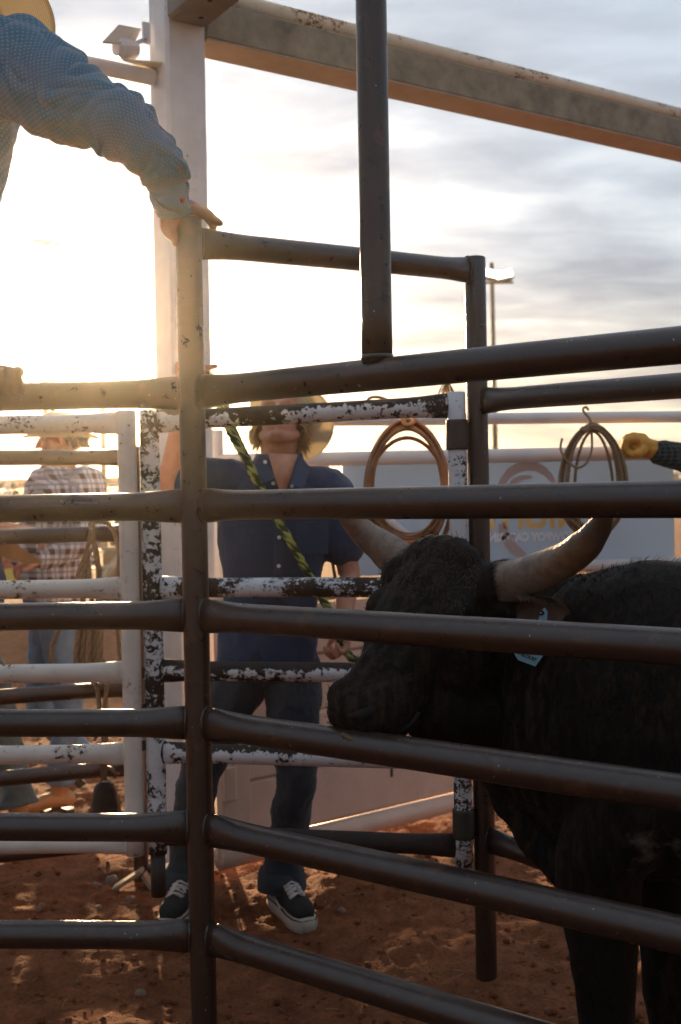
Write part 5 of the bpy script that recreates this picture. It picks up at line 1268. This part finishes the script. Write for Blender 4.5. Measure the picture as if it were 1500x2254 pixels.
# ropes over the brown panel
hr_ = thing('bull_rope', 'tan braided bull ropes looped over the brown rail behind the cream gate', 'rope', P(210, 1400, 4.28))
def R_(pts, r, D=4.27, mat=None, nm='rope_loop', pitch=.04):
    m = M(); rope(m, [P(x, y, D) for x, y in pts], r, pitch); obj(nm, m, mat or TANROPE, hr_)
R_([(200, 1150), (204, 1180), (214, 1230), (218, 1290), (214, 1400), (224, 1462)], .011)
R_([(206, 1150), (190, 1215), (172, 1265), (162, 1330), (140, 1370), (120, 1405), (113, 1440), (118, 1470)], .009)
R_([(240, 1152), (254, 1180), (261, 1230), (257, 1290), (258, 1370), (264, 1440), (268, 1470)], .008)
R_([(196, 1210), (182, 1290), (186, 1360), (176, 1420)], .010); R_([(190, 1215), (200, 1290), (204, 1380)], .009); R_([(205, 1150), (222, 1147), (240, 1152)], .009, 4.31)
for i, (xa, xb) in enumerate(((172, 170), (186, 182), (198, 197), (211, 208), (220, 219))):
    R_([(xa + 6, 1330), (xa, 1400), (xb, 1462), (206, 1500)], .012, 4.24 + .01 * (i % 2), nm='rope_flat', pitch=.03)
R_([(196, 1455), (212, 1445), (226, 1458), (232, 1470)], .012)
R_([(208, 1490), (216, 1530), (222, 1590), (230, 1640)], .009); R_([(238, 1490), (232, 1550), (234, 1620), (230, 1655)], .009); R_([(222, 1590), (208, 1630)], .007)
be = thing('cowbell', 'dark rusty cowbell hanging by its strap below the cream gate rail', 'bell', P(232, 1790, 4.22))
def bellsec(cy, wx, wy): return (P(232, cy, 4.22), V((1, 0, 0)), V((0, 1, 0)), wx, wy)
m = M(); secs = [(1722, .018, .012), (1727, .032, .022), (1736, .040, .028), (1765, .050, .034), (1800, .059, .040), (1806, .061, .042), (1800, .056, .037), (1740, .036, .024)]
loft(m, [(P(231 + (cy - 1722) * .02, cy, 4.22), Matrix.Rotation(.5, 3, 'Z') @ V((1, 0, 0)), Matrix.Rotation(.5, 3, 'Z') @ V((0, 1, 0)), a, b) for cy, a, b in secs], 28, power=.55); obj('bell_shell', m, BELLM, be)
m = M(); tube(m, [P(222, 1727, 4.22), P(224, 1716, 4.22), P(236, 1712, 4.22), P(244, 1720, 4.22), P(244, 1728, 4.22)], .004, 8); obj('bell_loop', m, METALM, be)
m = M(); box(m, P(228, 1690, 4.215), .024, .006, .10, None, .002); obj('strap', m, BELTM, be, False)
m = M(); tube(m, [P(236, 1690, 4.21), P(246, 1694, 4.20), P(256, 1708, 4.2), P(260, 1703, 4.2)], [.008, .010, .012, .009], 10); obj('strap_end', m, BELTM, be)
m = M(); limb(m, [P(232, 1770, 4.22), P(233, 1800, 4.22)], [.006, .011], 10); obj('clapper', m, METALM, be)
# lariat coils
def coil(name, label, cx_, cy_, rx, ry, D, n, r, mat, seed, drop, spread=1.0):
    th = thing(name, label, 'rope', P(cx_, cy_, D), 'coiled ropes hung on the rails'); rn = random.Random(seed)
    for k in range(n):
        ox, oy = rn.uniform(-6, 6), rn.uniform(-2, drop) * (k / n); ax_, ay_ = rx + rn.uniform(-11, 9) * spread, ry + rn.uniform(-9, 6) * spread + oy * .5; pts = []; dd = rn.uniform(-.02, .02); dx = rn.uniform(-5, 5)
        for i in range(49):
            t = i / 48 * 6.283; pinch = 1
            pts.append(P(cx_ + ox * (1 - math.cos(t)) * .5 + dx * math.sin(t) * .3 + ax_ * math.sin(t) * (1 - .12 * math.cos(t)), cy_ + oy - (ay_) * math.cos(t) + (oy * .5), D + dd + .012 * math.sin(t + k)))
        m = M()
        if mat is LARIAT: tube(m, pts, r, 9, False)
        else: rope(m, pts, r, .028, 3, 1, 5)
        obj('loop', m, mat, th)
    return th
c1 = coil('lariat', 'brown waxed lariat coil hanging behind the flaking gate top rail', 897, 1056, 88, 128, 3.52, 8, .0062, LARIAT, 2, 34)
m = M(); tube(m, smooth_path([P(886, 922, 3.50), P(893, 935, 3.49), P(905, 934, 3.49), P(912, 922, 3.5)], 0, 6)[0], .008, 10); obj('tie', m, LARIAT, c1)
m = M(); tube(m, smooth_path([P(808, 884, 3.53), P(815, 876, 3.53), P(832, 874, 3.53), P(852, 880, 3.53), P(862, 890, 3.53)], 0, 6)[0], .0045, 9); obj('tail', m, LARIAT, c1)
c2 = coil('lariat', 'tan twisted rope coil hanging on the white fence over the banner', 1306, 1054, 60, 118, 4.50, 9, .0062, TANROPE, 6, 10, 1.7)
m = M(); rope(m, [P(1296, 902, 4.60), P(1290, 896, 4.55), P(1284, 903, 4.52), P(1300, 925, 4.50), P(1303, 950, 4.48), P(1303, 990, 4.47), P(1292, 1018, 4.46), P(1272, 1029, 4.46), P(1250, 1015, 4.46), P(1235, 990, 4.47), P(1238, 965, 4.48)], .0050, .03); obj('tie', m, TANROPE, c2)
m = M(); rope(m, [P(1298, 938, 4.47), P(1290, 948, 4.46), P(1280, 942, 4.47)], .008, .03); obj('knot', m, TANROPE, c2)
ft = thing('rope_end', 'frayed rope end sticking up behind the flaking gate corner', 'rope', P(985, 870, 3.42)); m = M(); rn = random.Random(12)
for i in range(46):
    x0_ = 985 + rn.uniform(-9, 9); e_ = rn.uniform(-20, 18); tube(m, smooth_path([P(985 + rn.uniform(-3, 3), 838 + rn.uniform(-3, 3), 3.44), P(985 + e_ * .6, 850, 3.44 + rn.uniform(-.02, .02)), P(985 + e_, 868 + rn.uniform(-8, 6), 3.44)], 0, 3)[0], .0011, 4)
obj('fibres', m, plain('golden_fibre', (.45, .30, .12), .7, .3, 50, 0), ft)
m = M(); tube(m, [P(985, 838, 3.44), P(986, 826, 3.44), P(983, 815, 3.46)], .008, 8); obj('cord', m, TANROPE, ft)

# ------------------------------------------------------------------ haze volume added to stand in for lens glare round the sun
mt = bpy.data.materials.new('glare_haze'); mt.use_nodes = True; t = mt.node_tree; t.nodes.clear()
pv_ = N(t, 'ShaderNodeVolumePrincipled', ins={'Density': HAZE_D, 'Anisotropy': HAZE_G}); pv_.inputs['Color'].default_value = (1.0, .92, .80, 1)
ot = N(t, 'ShaderNodeOutputMaterial'); L(t, pv_.outputs[0], ot.inputs['Volume'])
m = M(); gy0, gy1 = min(v.y for v in [V((0, y, 0)) for y in gy]) - 2, max(gy) + 3; gx1 = max(gx) + 2; box(m, (0, (gy0 + gy1) / 2, 3.0), 2 * gx1, gy1 - gy0, 8.2); hz = obj('haze', m, mt, smooth=False); hz['kind'] = 'stuff'
tag(hz, 'thin golden haze added for the lens glare around the sun', 'haze')
